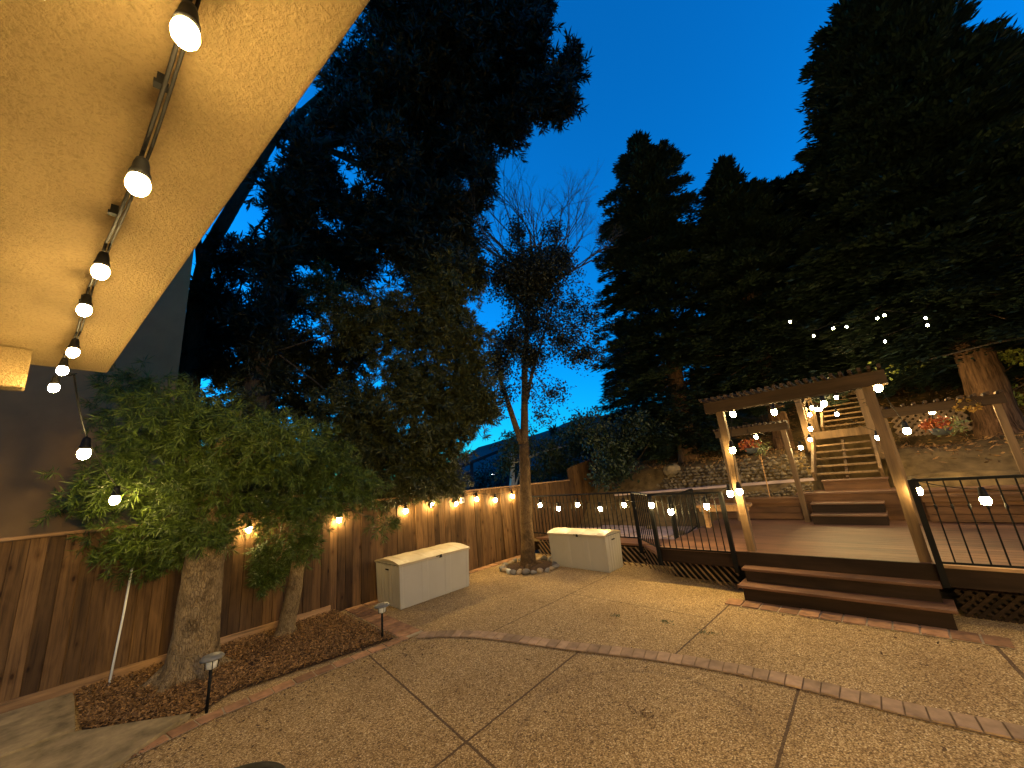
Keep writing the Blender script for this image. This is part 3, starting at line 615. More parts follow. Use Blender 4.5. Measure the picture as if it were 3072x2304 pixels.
def lattice(p,q,h,gap=.09,w=.032,z0=0,t=.006,one=False):
    """diagonal strips clipped to the panel p-q (xy) of height h"""
    mb=MB(); P=Vector((p[0],p[1],0)); Q=Vector((q[0],q[1],0)); d=(Q-P); L=d.length; d.normalize(); nn=Vector((d.y,-d.x,0))
    for sgn in ((-1,) if one else (1,-1)):
        k=-h
        while k<L+h:
            # line u = k + sgn*v ... from v=0..h
            u0,u1=(k,k+h) if sgn>0 else (k+h,k)
            v0,v1=0,h
            if u0!=u1:
                def cl(u,v,uo,vo,lim): 
                    tt=(lim-uo)/(u-uo); return lim,vo+(v-vo)*tt
                a_=(u0,v0); b_=(u1,v1)
                if max(u0,u1)>0 and min(u0,u1)<L:
                    pts=[a_,b_]
                    for i in (0,1):
                        u,v=pts[i]; uo,vo=pts[1-i]
                        if u<0: pts[i]=cl(u,v,uo,vo,0)
                        elif u>L: pts[i]=cl(u,v,uo,vo,L)
                    (ua,va),(ub,vb)=pts
                    if abs(ua-ub)>.01:
                        A_=P+d*ua+Vector((0,0,z0+va))+nn*t*sgn*.6; B_=P+d*ub+Vector((0,0,z0+vb))+nn*t*sgn*.6
                        mb.bar(A_,B_,t,w,(B_-A_).normalized().cross(nn))
            k+=gap
    return mb
def panel(p,q,h,name,mat,parent,z0=0,gap=.09,one=False,w=.032):
    o=lattice((p[0],p[1]-6.6),(q[0],q[1]-6.6),h,gap,w,z0,one=one).build(name,mat,parent); return o
panel((-3.28,7.0),(-2.1,6.68),.34,'lattice_skirt',MT['lattice_wood'],deck,gap=.13,one=True)
panel((-6.9,7.46),(-3.95,7.36),.36,'lattice_skirt',MT['lattice_wood'],deck,gap=.13,one=True)
panel((-3.95,7.36),(-3.3,7.0),.36,'lattice_skirt',MT['lattice_wood'],deck,gap=.13,one=True)
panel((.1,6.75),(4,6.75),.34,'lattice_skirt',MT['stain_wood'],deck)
a=MB(); a.box((-7.0,.92,.36),(-3.3,1.02,.40)); a.box((-7.0,1.02,.33),(-3.26,1.6,.375)); a.bar((-3.93,.80,.38),(-3.26,.12,.38),.05,.05)
a.add([(-3.97,.86,.386),(-3.27,.1,.386),(-3.25,1.6,.386),(-3.97,1.6,.386)],[(0,1,2,3)]); a.build('ramp_frame',MT['deck_wood'],deck)
# black sheets standing in for the shade under the deck
a=MB(); a.box((-3.25,.40,0),(4,.44,.508)); a.box((-7,1.05,0),(-3.2,1.09,.33)); a.build('shade_backing',MT['black_plastic'],deck)
# front steps
st=empty('deck_steps',(-.96,6.3,0),0,'three wide dark brown steps leading up to the deck','steps')
def step(x0,x1,y0,y1,z0,z1,ov,mat='stain_wood'):
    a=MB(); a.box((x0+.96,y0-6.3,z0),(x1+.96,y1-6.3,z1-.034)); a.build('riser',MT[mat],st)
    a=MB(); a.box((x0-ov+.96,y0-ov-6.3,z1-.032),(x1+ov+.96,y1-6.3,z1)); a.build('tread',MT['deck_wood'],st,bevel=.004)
step(-1.95,.02,6.24,6.60,.004,.21,.045)
step(-1.93,-.02,6.43,6.60,.211,.39,.03)
# box steps at the back of the deck
bs=empty('box_steps',(-.9,9.4,DZ),0,'two stacked box steps at the back of the deck below the staircase','steps')
for (y0,z0,z1) in ((-.15,.002,.175),(.12,.176,.35)):
    a=MB(); a.box((-.5,y0,z0),(.54,.44,z1-.03)); a.build('riser',MT['stain_wood'],bs)
    a=MB(); a.box((-.515,y0-.02,z1-.028),(.555,.44,z1)); a.build('tread',MT['deck_wood'],bs,bevel=.004)
# platform and planter bench behind
pf=empty('raised_platform',(-.8,9.85,0),0,'raised wooden platform above the box steps at the foot of the staircase','platform')
a=MB(); a.box((-.82,.0,.3),(4.5,.05,1.05)); a.build('fascia',MT['red_wood'],pf)
a=MB(); a.box((-.85,-.03,1.052),(4.5,.6,1.09)); a.build('top_board',MT['deck_wood'],pf,bevel=.004)
a=MB(); a.box((-.40,.35,1.092),(.58,.39,1.27)); a.build('riser',MT['red_wood'],pf)
a=MB(); a.box((-.42,.32,1.272),(.6,.62,1.30)); a.build('tread',MT['deck_wood'],pf,bevel=.004)
be=empty('planter_bench',(-2.4,9.75,DZ),0,'low redwood bench box along the back left edge of the deck','bench')
a=MB(); 
for i in range(3): a.box((-.9,.02,.02+i*.125),(.78,.05,.135+i*.125))
a.build('panel',MT['red_wood'],be)
a=MB(); a.box((-.92,-.06,.41),(.82,.30,.45)); a.box((-.92,-.03,.34),(.82,.02,.408)); a.build('seat',MT['red_wood'],be,bevel=.004)
be=empty('planter_bench',(1.9,9.6,DZ),0,'long redwood bench box behind the right hand railing','bench')
a=MB()
for i in range(3): a.box((-1.75,.02,.02+i*.125),(2.3,.05,.135+i*.125))
a.build('panel',MT['red_wood'],be)
a=MB(); a.box((-1.77,-.06,.41),(2.3,.22,.45)); a.box((-1.77,-.03,.34),(2.3,.02,.408)); a.build('seat',MT['red_wood'],be,bevel=.004)
bn=empty('wooden_bench',(-2.75,8.75,DZ),R(6),'small orange wood bench on the deck behind the left railing','bench')
a=MB(); a.box((-.5,-.14,.40),(.5,.14,.45)); a.build('seat',MT['rail_wood'],bn,bevel=.004)
a=MB(); a.box((-.46,-.12,.32),(.46,-.09,.399)); a.build('apron',MT['rail_wood'],bn)
for sx in (-.36,.36):
    a=MB(); a.box((sx-.045,-.11,0),(sx+.045,.11,.319)); a.build('leg',MT['rail_wood'],bn)
# ---------------------------------------------------------------- railings
def railing(pts,zt,zb,label,posts,step_=.115,base_z=.36):
    root=empty('railing',(pts[0][0],pts[0][1],0),0,label,'railing','black metal railings of the deck'); o=Vector((pts[0][0],pts[0][1],0))
    P=[Vector((a,b,0))-o for a,b in pts]
    a=MB(); b=MB()
    for i in range(len(P)-1):
        a.bar(P[i]+Vector((0,0,zt)),P[i+1]+Vector((0,0,zt)),.045,.032); b.bar(P[i]+Vector((0,0,zb)),P[i+1]+Vector((0,0,zb)),.022,.022)
        b2=P[i]+Vector((0,0,zt-.11)); 
    a.build('top_rail',MT['black_metal'],root,bevel=.004); b.build('bottom_rail',MT['black_metal'],root)
    for i in posts:
        a=MB(); q=P[i]; a.box((q.x-.028,q.y-.028,base_z-.02),(q.x+.028,q.y+.028,zt+.01)); a.build('post',MT['black_metal'],root)
    proto=MB(); proto.box((-.007,-.007,zb),(.007,.007,zt-.015)); proto.lathe([(.008,zt-.33),(.013,zt-.315),(.013,zt-.285),(.008,zt-.27)],(0,0,0),8)
    pr=None; cnt=0
    for i in range(len(P)-1):
        d=P[i+1]-P[i]; L=d.length; k=max(1,int(L/step_)); 
        for j in range(1,k):
            if pr is None: pr=proto.build('baluster',MT['black_metal'],root); c_=pr
            else: c_=pr.copy(); COL.objects.link(c_); c_.parent=root
            c_.location=P[i]+d*(j/k); cnt+=1
    return root
railing([(.05,6.56),(4.0,6.56)],1.50,.60,'black metal railing right of the wide deck steps',[0,1],.125)
railing([(-2.07,6.56),(-3.25,6.56),(-3.98,7.3),(-6.95,7.3)],1.44,.56,'black metal railing running from the front arbor to the fence',[0,1,2,3],.105,.3)
railing([(-3.3,7.5),(-3.55,9.3)],1.30,.5,'short dark railing crossing the deck behind the left railing',[0,1],.12,.3)
# ---------------------------------------------------------------- arbors
def arbor(label,loc,w,ztop,posts,beam_h=.15,over=.2,depth=.75,nraf=18,pw=.10,mat='arbor_wood'):
    root=empty('arbor',(loc[0],loc[1],0),0,label,'arbor','wooden arbors round the deck')
    for x_,y_,z0 in posts:
        a=MB(); a.box((x_-pw/2,y_-pw/2,z0),(x_+pw/2,y_+pw/2,ztop-.002)); a.build('post',MT[mat],root,bevel=.004)
    for s in (-1,1):
        a=MB(); a.box((-over,s*(pw/2+.022)-.02,ztop-beam_h+.0),(w+over,s*(pw/2+.022)+.02,ztop+.03)); a.build('beam',MT['arbor_beam'],root,bevel=.003)
    for i in range(nraf):
        x_=-over+.04+(w+2*over-.08)*i/(nraf-1)
        a=MB(); a.box((x_-.018,-depth*.5,ztop+.032),(x_+.018,depth*.5,ztop+.075)); a.build('rafter',MT['arbor_beam'],root)
    return root
arbor('large front arbor framing the top of the deck steps',(-1.85,6.72),1.80,2.84,[(0,0,.395),(1.80,0,.395)],.15,.2,.7,24,.105)
arbor('small arbor at the back left over a hanging flower basket',(-2.72,9.55),1.2,2.52,[(0,0,DZ),(1.2,0,DZ)],.12,.10,.5,14,.085)
arbor('arbor at the back right in front of the redwood trunk',(-.05,9.55),1.35,2.50,[(0.05,0,DZ),(1.35,0,DZ)],.12,.10,.5,12,.085)
# ---------------------------------------------------------------- staircase up the slope
sc=empty('garden_staircase',(-.8,10.3,0),0,'steep open wooden staircase climbing the slope behind the deck','staircase')
def tread(y,z,w=.98,x=0):
    a=MB(); a.box((x-w/2,y,z-.035),(x+w/2,y+.24,z)); a.build('tread',MT['arbor_wood'],sc)
for i in range(5): tread(.12+.29*i,1.43+.148*i)
for s in (-1,1):
    a=MB(); a.bar((s*.53,.02,1.38),(s*.53,1.58,2.20),.05,.20); a.build('stringer',MT['arbor_wood'],sc)
a=MB(); a.bar((.0,.1,1.3),(.0,1.58,2.08),.05,.08); a.build('centre_carriage',MT['arbor_beam'],sc)
a=MB(); a.box((-.62,1.60,2.16),(.60,2.5,2.34)); a.build('landing',MT['arbor_wood'],sc,bevel=.004)
for i in range(6): tread(2.6+.28*i,2.50+.15*i,.86,.08)
for s in (-1,1):
    a=MB(); a.bar((.08+s*.46,2.45,2.4),(.08+s*.46,4.3,3.35),.05,.2); a.build('stringer',MT['arbor_wood'],sc)
for x_,y_,z0,z1,pw in ((-.60,1.35,1.9,3.28,.13),(.56,1.35,1.6,3.16,.14),(.14,4.2,3.3,4.3,.09),(-.45,4.2,3.3,4.1,.09),(.56,2.9,2.4,3.5,.09),(-.5,2.6,2.3,3.5,.09)):
    a=MB(); a.box((x_-pw/2,y_-pw/2,z0),(x_+pw/2,y_+pw/2,z1)); a.build('post',MT['arbor_wood'],sc,bevel=.004)
a=MB(); a.bar((-.7,1.35,3.30),(.66,1.35,3.30),.06,.14); a.build('header',MT['arbor_beam'],sc)
for i in range(5):
    a=MB(); a.box((-.56,1.7+i*.2,2.36),(-.53,1.84+i*.2,3.0)); a.build('guard_board',MT['arbor_wood'],sc)
a=MB(); a.bar((-.53,1.4,3.04),(-.5,4.2,3.9),.05,.1); a.build('handrail',MT['arbor_wood'],sc)
a=MB(); a.bar((.56,1.4,2.95),(.56,4.2,3.9),.05,.1); a.build('handrail',MT['arbor_wood'],sc)
a=MB(); a.box((-.5,4.24,3.35),(.66,4.30,3.62)); a.build('upper_fascia',MT['arbor_wood'],sc)
# ---------------------------------------------------------------- stone walls
def stone_wall(name,label,pts,h,r0,depth=.2,seed=0,rows=None):
    mb=MB(); rr=random.Random(seed); k=0; P=[Vector((a,b,c)) for a,b,c in pts]
    for i in range(len(P)-1):
        d=P[i+1]-P[i]; L=d.length; hh=h[i]; hj=h[i+1]; 
        z=0; 
        n_=int(L/(r0*1.25))
        for j in range(n_):
            t=j/n_; H_=hh+(hj-hh)*t+rr.uniform(-.05,.05); nr=max(1,int(H_/(r0*.95)))
            for q in range(nr):
                c=P[i]+d*(t+rr.uniform(-.3,.3)/n_+(.5/n_ if q%2 else 0))+Vector((0,rr.uniform(-.03,.05)+q*.03,q*r0*.95+r0*.4))
                mb.rock(c,r0*rr.uniform(.55,.95),seed*1000+k,.72); k+=1
    o=mb.build(name,MT['rock']); return tag(o,label,'stone wall')
stone_wall('stone_wall','rough dry stone retaining wall behind the left back arbor',[(-5.3,11.1,1.0),(-4.7,11.0,1.2),(-1.42,11.0,1.25)],[.3,.6,.62],.085,seed=1)
stone_wall('stone_wall','low stone wall along the back of the redwood bench',[(-4.0,10.15,.75),(-1.35,10.1,1.02)],[.3,.25],.06,seed=2)
stone_wall('stone_wall','low stone wall behind the right back platform',[(-.1,10.55,1.05),(3.6,10.6,1.05)],[.25,.25],.08,seed=3)
a=MB(); a.bar((-6.2,10.4,1.15),(-1.35,10.45,1.32),.22,.05); tag(a.build('stone_coping',MT['flagstone']),'long pale edging board between the two stone walls','edging')
bo=MB(); bo.rock((0,0,0),.26,77,1.0); o=bo.build('boulder',MT['rock'],smooth=False); o.location=(-4.72,11.25,1.72); tag(o,'single upright boulder left of the stone retaining wall','boulder')
# path stones seen through the rail
for i,(x_,y_,r_) in enumerate([(-3.9,9.0,.13),(-3.6,9.1,.09),(-4.9,9.6,.12)]):
    bo=MB(); bo.rock((0,0,0),r_,90+i,.6); o=bo.build('garden_rock',MT['rock']); o.location=(x_,y_,.38); tag(o,['larger pale rock on the flagged path behind the railing','smaller pale rock next to the larger one on the flagged path','pale rock farthest left on the flagged path'][i],'rock','loose rocks on the path')
# lattice screen
ls=empty('lattice_screen',(.1,12.4,0),0,'brown diamond lattice screen beside the redwood trunk','lattice')
lattice((.02,0),(1.15,0),.62,.13,.05,2.02).build('lattice_panel',MT['lattice_wood'],ls)
# ---------------------------------------------------------------- river stones around the centre tree
cx,cy=-6.28,6.45
LB=['white','grey','tan','brown','dark']
angs=[i*2*math.pi/26 for i in range(26)]
simple('stone_white',(.42,.43,.38),.6,.1,8); simple('stone_grey',(.15,.135,.115),.7,.25,8); simple('stone_tan',(.26,.19,.11),.7,.25,8); simple('stone_dark',(.08,.07,.06),.7,.25,8)
order=['tan','grey','dark','tan','grey','tan','grey','dark','tan','grey','tan','dark','grey','tan','grey','dark','tan','grey','tan','white','grey','tan','dark','grey','tan','grey']
for i,t in enumerate(angs):
    r_=.075+.02*((i*7)%5)/4; R0=.60+.03*math.sin(i*2.3)
    mb=MB(); mb.rock((0,0,0),r_,200+i,.75); k=order[i]
    if i==19: k='white'
    o=mb.build('river_stone',MT['stone_'+k],smooth=True); o.location=(cx+R0*math.cos(t)*1.05,cy+R0*math.sin(t),r_*.45)
    side=('front' if math.sin(t)*-.7+math.cos(t)*.68>.3 else 'back' if math.sin(t)*-.7+math.cos(t)*.68<-.3 else 'side')
    tag(o,'%s rounded stone in the ring round the centre tree, number %d'%(k,i) if False else ('bright white rounded stone at the front of the tree ring' if k=='white' else '%s rounded stone on the %s of the ring round the centre tree'%(k,side)),'stone','river stones ringing the centre tree')
mb=MB(); mb.lathe([(.58,.006),(.5,.03),(.2,.05)],(cx,cy,0),28); tag(mb.build('tree_pit',MT['soil']),kind='structure')
# ---------------------------------------------------------------- string lights
def cable_pts(a,b,sag,n=8):
    a=Vector(a); b=Vector(b); return [a.lerp(b,i/n)-Vector((0,0,sag*4*(i/n)*(1-i/n))) for i in range(n+1)]
bulb_mb=MB(); bulb_mb.lathe([(.026,-.031),(.032,-.045),(.034,-.062),(.031,-.08),(.021,-.096),(.006,-.103)],(0,0,0),12)
sock_mb=MB(); sock_mb.lathe([(.006,.055),(.018,.05),(.023,.03),(.026,.0),(.031,-.012),(.032,-.030)],(0,0,0),12)
bulb_me={}; sock_me=None
def string_light(label,bulbs,anchors,mat,sag=.03,drop=.075,cr=.005,rscale=1.0,thick=False):
    """bulbs: centre positions; anchors: optional extra cable points before/after"""
    global sock_me
    root=empty('string_light',bulbs[0],0,label,'string lights','strings of warm bulbs'); o=Vector(bulbs[0])
    tops=[Vector(b)-o+Vector((0,0,drop+.055)) for b in bulbs]
    pts=[Vector(p)-o for p in anchors[0]]+tops+[Vector(p)-o for p in anchors[1]]
    c=MB()
    for a,b in zip(pts[:-1],pts[1:]): c.tube(cable_pts(a,b,sag*(b-a).length),cr,6)
    if thick:
        for a,b in zip(pts[:-1],pts[1:]): 
            of=Vector((.004,.012,.004)); c.tube(cable_pts(a+of,b+of,sag*(b-a).length*.6),cr*.8,6)
    for t_ in tops: c.tube([t_,t_-Vector((0,0,drop-.045))],cr*.8,6)
    c.build('cord',MT['cord'],root,True)
    for b in bulbs:
        p=Vector(b)-o
        if sock_me is None:
            so=sock_mb.build('socket',MT['black_plastic'],root,True); sock_me=so.data
        else:
            so=bpy.data.objects.new('socket',sock_me); COL.objects.link(so); so.parent=root
        so.location=p+Vector((0,0,.06*min(1,rscale))); so.scale=(rscale,)*3
        if mat not in bulb_me:
            bo=bulb_mb.build('bulb',MT[mat],so,True); bulb_me[mat]=bo.data
        else:
            bo=bpy.data.objects.new('bulb',bulb_me[mat]); COL.objects.link(bo); bo.parent=so
    return root
Bz=BULBS
E_=[b for b in Bz['eave']]
E_=[(-.742,-.021,2.86),(-1.09,-.069,2.745),(-1.725,-.159,2.798),(-2.229,-.229,2.842),(-2.73,-.29,2.80),(-3.07,-.35,2.79),(-3.35,-.40,2.755)]
E_=EAVE
string_light('string of bulbs clipped under the stucco eave at top left',E_,([(-.3,.06,2.97)],[(-3.8,-.38,2.96)]),'bulb_eave',.05,.055,.0042,.64,True)
string_light('unseen run of the eave bulb string past the camera, boosted to light the patio',[(.75+.62*i,.19+.09*i,2.80) for i in range(1,9)],([(-.3,.06,2.97)],[(6.3,1.0,2.97)]),'bulb_out_fill',.05,.08,.005)  # out-of-frame run of the string, added with stronger bulbs to light the patio
string_light('string of bulbs dropping from the eave through the trees and along the fence',Bz['fence'],([(-3.8,-.38,2.96)],[(-7.0,7.3,1.62)]),'bulb_fence',.03,.075,.005,1.25)
string_light('string of bulbs strung along the left black railing',Bz['rail'],([(-7.0,7.3,1.62)],[]),'bulb_fence',.05,.05,.005,1.25)
string_light('string of bulbs wound around the front arbor',Bz['gate'],([],[]),'bulb_gate',.04,.06,.005,1.25)
string_light('string of small bulbs climbing beside the wooden staircase',Bz['stairs'],([],[]),'bulb_far',.03,.06,.004,1.15)
string_light('two bulbs hanging from the right black railing',Bz['rightrail'],([],[(1.6,6.56,1.4)]),'bulb_gate',.05,.05,.005,1.25)
string_light('string of tiny bulbs far up among the redwoods',Bz['hill'],([],[]),'bulb_far',.03,.06,.004,.55)
# clips
for x_,y_ in ((-1.0,-.055),(-1.62,-.145),(-2.45,-.26)):
    a=MB(); a.box((-.005,-.009,-.03),(.005,.009,0)); a.box((-.01,-.013,-.036),(.01,.013,-.026)); o=a.build('cord_clip',MT['black_plastic']); o.location=(x_,y_,2.998)
    tag(o,{-1.0:'black cord clip on the eave nearest the camera',-1.62:'middle black cord clip on the eave',-2.45:'black cord clip on the eave farthest from the camera'}[x_],'clip','cord clips under the eave')
# ---------------------------------------------------------------- hanging baskets
def basket(loc,ztop,label,seed):
    root=empty('hanging_basket',loc,0,label,'hanging basket','flower baskets hanging from the arbors')
    r=np.random.default_rng(seed)
    a=MB(); a.lathe([(.05,-.12),(.10,-.10),(.135,-.02),(.14,.0)],(0,0,0),18); a.build('bowl',MT['pot'],root,True)
    a=MB()
    for i in range(3):
        t=i*2.1; a.tube([(.13*math.cos(t),.13*math.sin(t),0),(0,0,ztop-loc[2])],.004,5)
    a.build('chain',MT['black_metal'],root)
    n=260; d=rnd(r,n); C=d*np.array([.2,.2,.13])*r.uniform(.4,1.1,n)[:,None]+np.array([-.02,0,.06]); leaf_mesh('flowers',C,rnd(r,n),rnd(r,n),.05,.05,MT['petal'],root)
    n=220; d=rnd(r,n); C=d*np.array([.2,.18,.14])*r.uniform(.4,1.2,n)[:,None]+np.array([.09,.03,.0]); leaf_mesh('foliage',C,rnd(r,n),rnd(r,n),.07,.025,MT['leaf_ivy'],root)
basket((-2.15,9.45,2.10),2.5,'orange flower basket hanging in the back left arbor',5)
basket((.62,9.5,2.10),2.5,'orange flower basket hanging in the back right arbor',6)
a=MB(); a.tube([(-2.15,9.95,.95),(-2.12,9.9,1.9)],.012,6); tag(a.build('garden_stake',MT['rail_wood']),'thin wooden stake below the back left flower basket','stake')
n=120; r_=np.random.default_rng(9); C=np.array([1.0,9.5,2.42])+rnd(r_,n)*np.array([.16,.1,.1]); 
tag(leaf_mesh('flower_cluster',C,rnd(r_,n),rnd(r_,n),.05,.04,MT['petal_yellow']),'yellow orange blossoms at the beam of the back right arbor','flowers')
# ---------------------------------------------------------------- trees
def fol_fern(name,blobs,mat,parent,per=110,k=36,ll=(.075,.135),lw=.0095,droop=.35,seed=0,spread=.012):
    """tufts: a short twig whose leaves burst outward and droop"""
    r=np.random.default_rng(seed); A=blob_points(blobs,per,r,.5); n=len(A)
    tw=A[:,3:]*np.array([1,1,.35])+r.normal(size=(n,3))*.45; tw[:,2]-=droop; tw/=np.linalg.norm(tw,axis=1)[:,None]
    sz=np.repeat(r.uniform(.7,1.15,n),k)[:,None]
    P=np.repeat(A[:,:3],k,0); T=np.repeat(tw,k,0); s=np.tile(np.linspace(0,1,k),n)[:,None]
    C=P+T*s*.13*sz+r.normal(size=P.shape)*.004
    D=T*(.35+.5*s)+rnd(r,len(P))*.8; D[:,2]-=.18
    return leaf_mesh(name,C,D,rnd(r,len(P)),r.uniform(*ll,len(P))*sz[:,0],lw,MT[mat],parent)
def fol_pine(name,blobs,mat,parent,per=120,k=22,ln=(.12,.22),lw=.034,seed=0):
    r=np.random.default_rng(seed); A=blob_points(blobs,per,r,.55); n=len(A)
    tw=A[:,3:]+r.normal(size=(n,3))*.5; tw[:,2]+=.3; tw/=np.linalg.norm(tw,axis=1)[:,None]
    P=np.repeat(A[:,:3],k,0); T=np.repeat(tw,k,0); s=r.uniform(-.5,.5,(len(P),1))
    C=P+T*s*.25; D=T*.8+rnd(r,len(P))
    return leaf_mesh(name,C,D,rnd(r,len(P)),r.uniform(*ln,len(P)),lw,MT[mat],parent)
def fol_broad(name,blobs,mat,parent,per=400,k=5,ln=(.05,.08),lw=.035,seed=0,sp=.05):
    r=np.random.default_rng(seed); A=blob_points(blobs,per,r,.6); P=clumps(A,k,sp,r)[:,:3]
    D=rnd(r,len(P)); D[:,2]-=.3
    return leaf_mesh(name,P,D,rnd(r,len(P)),r.uniform(*ln,len(P)),lw,MT[mat],parent)
def limb_to(mb,start,blobs,r0,seed,every=1,wob=.15):
    rr=random.Random(seed)
    for b in blobs[::every]:
        a=Vector(start); e=Vector(b[:3]); m_=a.lerp(e,.5)+Vector((rr.uniform(-wob,wob),rr.uniform(-wob,wob),rr.uniform(0,wob)))
        mb.tube([a,a.lerp(m_,.6),m_,m_.lerp(e,.6),e],[r0,r0*.8,r0*.55,r0*.35,r0*.15],6,False,.1,seed)
def trunk(mb,pts,rad,n=20,bump_=.05,seed=0):
    # resample for an uneven, natural surface
    P=[Vector(p) for p in pts]; Q=[];Rr=[]
    for i in range(len(P)-1):
        L=(P[i+1]-P[i]).length; k=max(2,int(L/.12))
        for j in range(k): Q.append(P[i].lerp(P[i+1],j/k)); Rr.append(rad[i]+(rad[i+1]-rad[i])*j/k)
    Q.append(P[-1]); Rr.append(rad[-1]); mb.tube(Q,Rr,n,True,bump_,seed)
def tree(name,label,cat='tree',group='trees around the yard'): return empty(name,(0,0,0),0,label,cat,group)
# T1 big fern pine at the fence
t1=tree('fern_pine','large drooping fern pine with a thick trunk in the mulch bed')
a=MB(); trunk(a,[(-6.62,.70,-.02),(-6.60,.71,.08),(-6.58,.72,.22),(-6.52,.72,.55),(-6.44,.72,1.25),(-6.30,.76,2.0),(-6.12,.8,2.7),(-5.98,.85,3.2)],[.40,.31,.26,.225,.205,.18,.13,.06],36,.03,1)
for i in range(6):
    t_=i*1.05+.3; a.tube([(-6.6+.15*math.cos(t_),.7+.15*math.sin(t_),.2),(-6.6+.36*math.cos(t_),.7+.36*math.sin(t_),.05),(-6.6+.55*math.cos(t_),.7+.55*math.sin(t_),-.02)],[.08,.055,.02],8,False,.05,i)
limb_to(a,(-6.25,.8,2.2),BL['near'],.03,1,2); a.build('trunk',MT['bark_pale'],t1,True)
fol_fern('crown',BL['near'],'leaf_pine_fern',t1,NEAR_PER,36,seed=1)
t2=tree('fern_pine','slender pale trunked fern pine left of the long storage box')
a=MB(); trunk(a,[(-7.0,1.82,-.02),(-6.98,1.83,.15),(-6.80,1.87,.7),(-6.66,1.9,1.3),(-6.5,1.95,2.0),(-6.4,2.0,2.6)],[.19,.12,.10,.085,.07,.05],14,.06,2)
limb_to(a,(-6.5,1.95,2.0),BL['slim'],.03,2,1); a.build('trunk',MT['bark_pale'],t2,True)
fol_fern('crown',BL['slim'],'leaf_pine_fern',t2,NEAR_PER,32,seed=2)
t3=tree('evergreen_tree','tall dense evergreen rising behind the fence in the centre left')
a=MB(); trunk(a,[(-9.3,1.6,-.9),(-9.2,1.6,2),(-9.0,1.6,4.4),(-8.9,1.65,5.3),(-8.5,1.75,6.8),(-8.1,1.75,8.3),(-7.7,1.8,9.6),(-7.2,2.4,11.5)],[.36,.3,.25,.23,.21,.19,.15,.08],16,.05,3)
a.tube([(-7.7,1.8,9.4),(-7.3,2.3,9.7),(-6.7,3.0,9.95),(-6.0,3.6,10.4)],[.14,.12,.09,.04],8,False,.1,5)
limb_to(a,(-8.6,1.8,5.0),BL['tall'],.02,3,9,.3); a.build('trunk',MT['bark_dark'],t3,True)
fol_fern('crown',BL['tall'],'leaf_tall',t3,TALL_PER,30,(.10,.19),.02,.3,seed=3)
t3b=tree('pine_tree','black silhouetted pine towering above the eave at the top')
a=MB(); trunk(a,[(-11.6,.7,-.9),(-11.4,.65,5.7),(-10.9,.6,6.9),(-10.5,.65,8.0),(-9.3,1.6,11),(-7.6,3.0,13)],[.28,.22,.18,.15,.12,.05],12,.05,4)
a.tube([(-10.7,.6,7.5),(-10.2,.4,8.3),(-9.9,.2,8.8)],[.1,.06,.03],8,False,.1,6)
limb_to(a,(-8.3,2.4,10.5),[b for b in BL['pine'][::4]],.05,4,1,.5); a.build('trunk',MT['bark_dark'],t3b,True)
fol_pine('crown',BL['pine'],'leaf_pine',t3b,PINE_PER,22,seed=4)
# T4 centre tree
t4=tree('patio_tree','slim forked tree inside the ring of stones')
a=MB(); trunk(a,[(-6.34,6.46,-.02),(-6.33,6.46,.12),(-6.28,6.45,.5),(-6.2,6.42,1.2),(-6.10,6.40,2.0),(-6.02,6.38,2.7)],[.24,.175,.15,.135,.125,.12],22,.035,5)
trunk(a,[(-6.04,6.38,2.6),(-6.1,6.22,3.2),(-6.12,6.1,3.65),(-6.1,5.9,4.2),(-6.0,5.75,4.9)],[.085,.07,.06,.04,.025],10,.05,6)
trunk(a,[(-6.02,6.38,2.6),(-5.92,6.40,3.4),(-5.75,6.38,4.4),(-5.5,6.36,5.5),(-5.1,6.3,6.5),(-4.85,6.1,7.6)],[.10,.085,.075,.06,.045,.02],12,.05,7)
trunk(a,[(-5.9,6.40,3.5),(-5.65,6.55,4.4),(-5.2,6.7,5.4),(-4.7,6.8,6.4)],[.05,.04,.03,.015],8,.05,8)
trunk(a,[(-5.5,6.36,5.5),(-5.6,6.1,6.2),(-5.5,5.9,7.0)],[.04,.03,.012],8,.05,9)
limb_to(a,(-5.6,6.4,5.0),BL['centre'][::3],.014,9,1,.25)
a.tube([(-6.30,6.45,.0),(-6.1,6.2,.06),(-5.95,6.0,.0)],[.09,.06,.02],8,False); a.tube([(-6.3,6.45,.1),(-6.1,6.75,.0)],[.09,.03],8,False)
a.build('trunk',MT['bark_brown'],t4,True)
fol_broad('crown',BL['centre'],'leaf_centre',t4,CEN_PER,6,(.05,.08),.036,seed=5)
# bare tree
a=MB(); rr=random.Random(21)
def grow(p,d,L,r,dep):
    e=p+d*L; m_=p+d*L*.5+Vector((rr.uniform(-1,1),rr.uniform(-1,1),rr.uniform(-.3,.3)))*L*.05
    a.tube([p,m_,e],[r,r*.8,r*.6],5 if dep<2 else 4,False)
    if dep>=5: return
    for i in range(rr.choice([2,3,3]) if dep<4 else 3):
        s_=rr.uniform(.35,1.0); q=p.lerp(e,s_); nd=(d+Vector((rr.uniform(-1,1),rr.uniform(-1,1),rr.uniform(-.25,.55)))*.62).normalized()
        grow(q,nd,L*rr.uniform(.55,.8),r*.58,dep+1)
for d_ in [(-.9,-.9,.75),(-.75,-.75,.45),(-.5,-.55,1.1),(-.55,-.5,.8),(-.2,-.25,1),(.05,0,1.1),(.4,.3,.9),(.6,.6,.75),(.2,.1,1),(-.35,-.55,.55),(.75,.75,.45)]:
    grow(Vector((-5.0,6.35,6.3)),Vector(d_).normalized(),1.5,.03,0)
a.build('bare_branches',MT['twig'],t4)
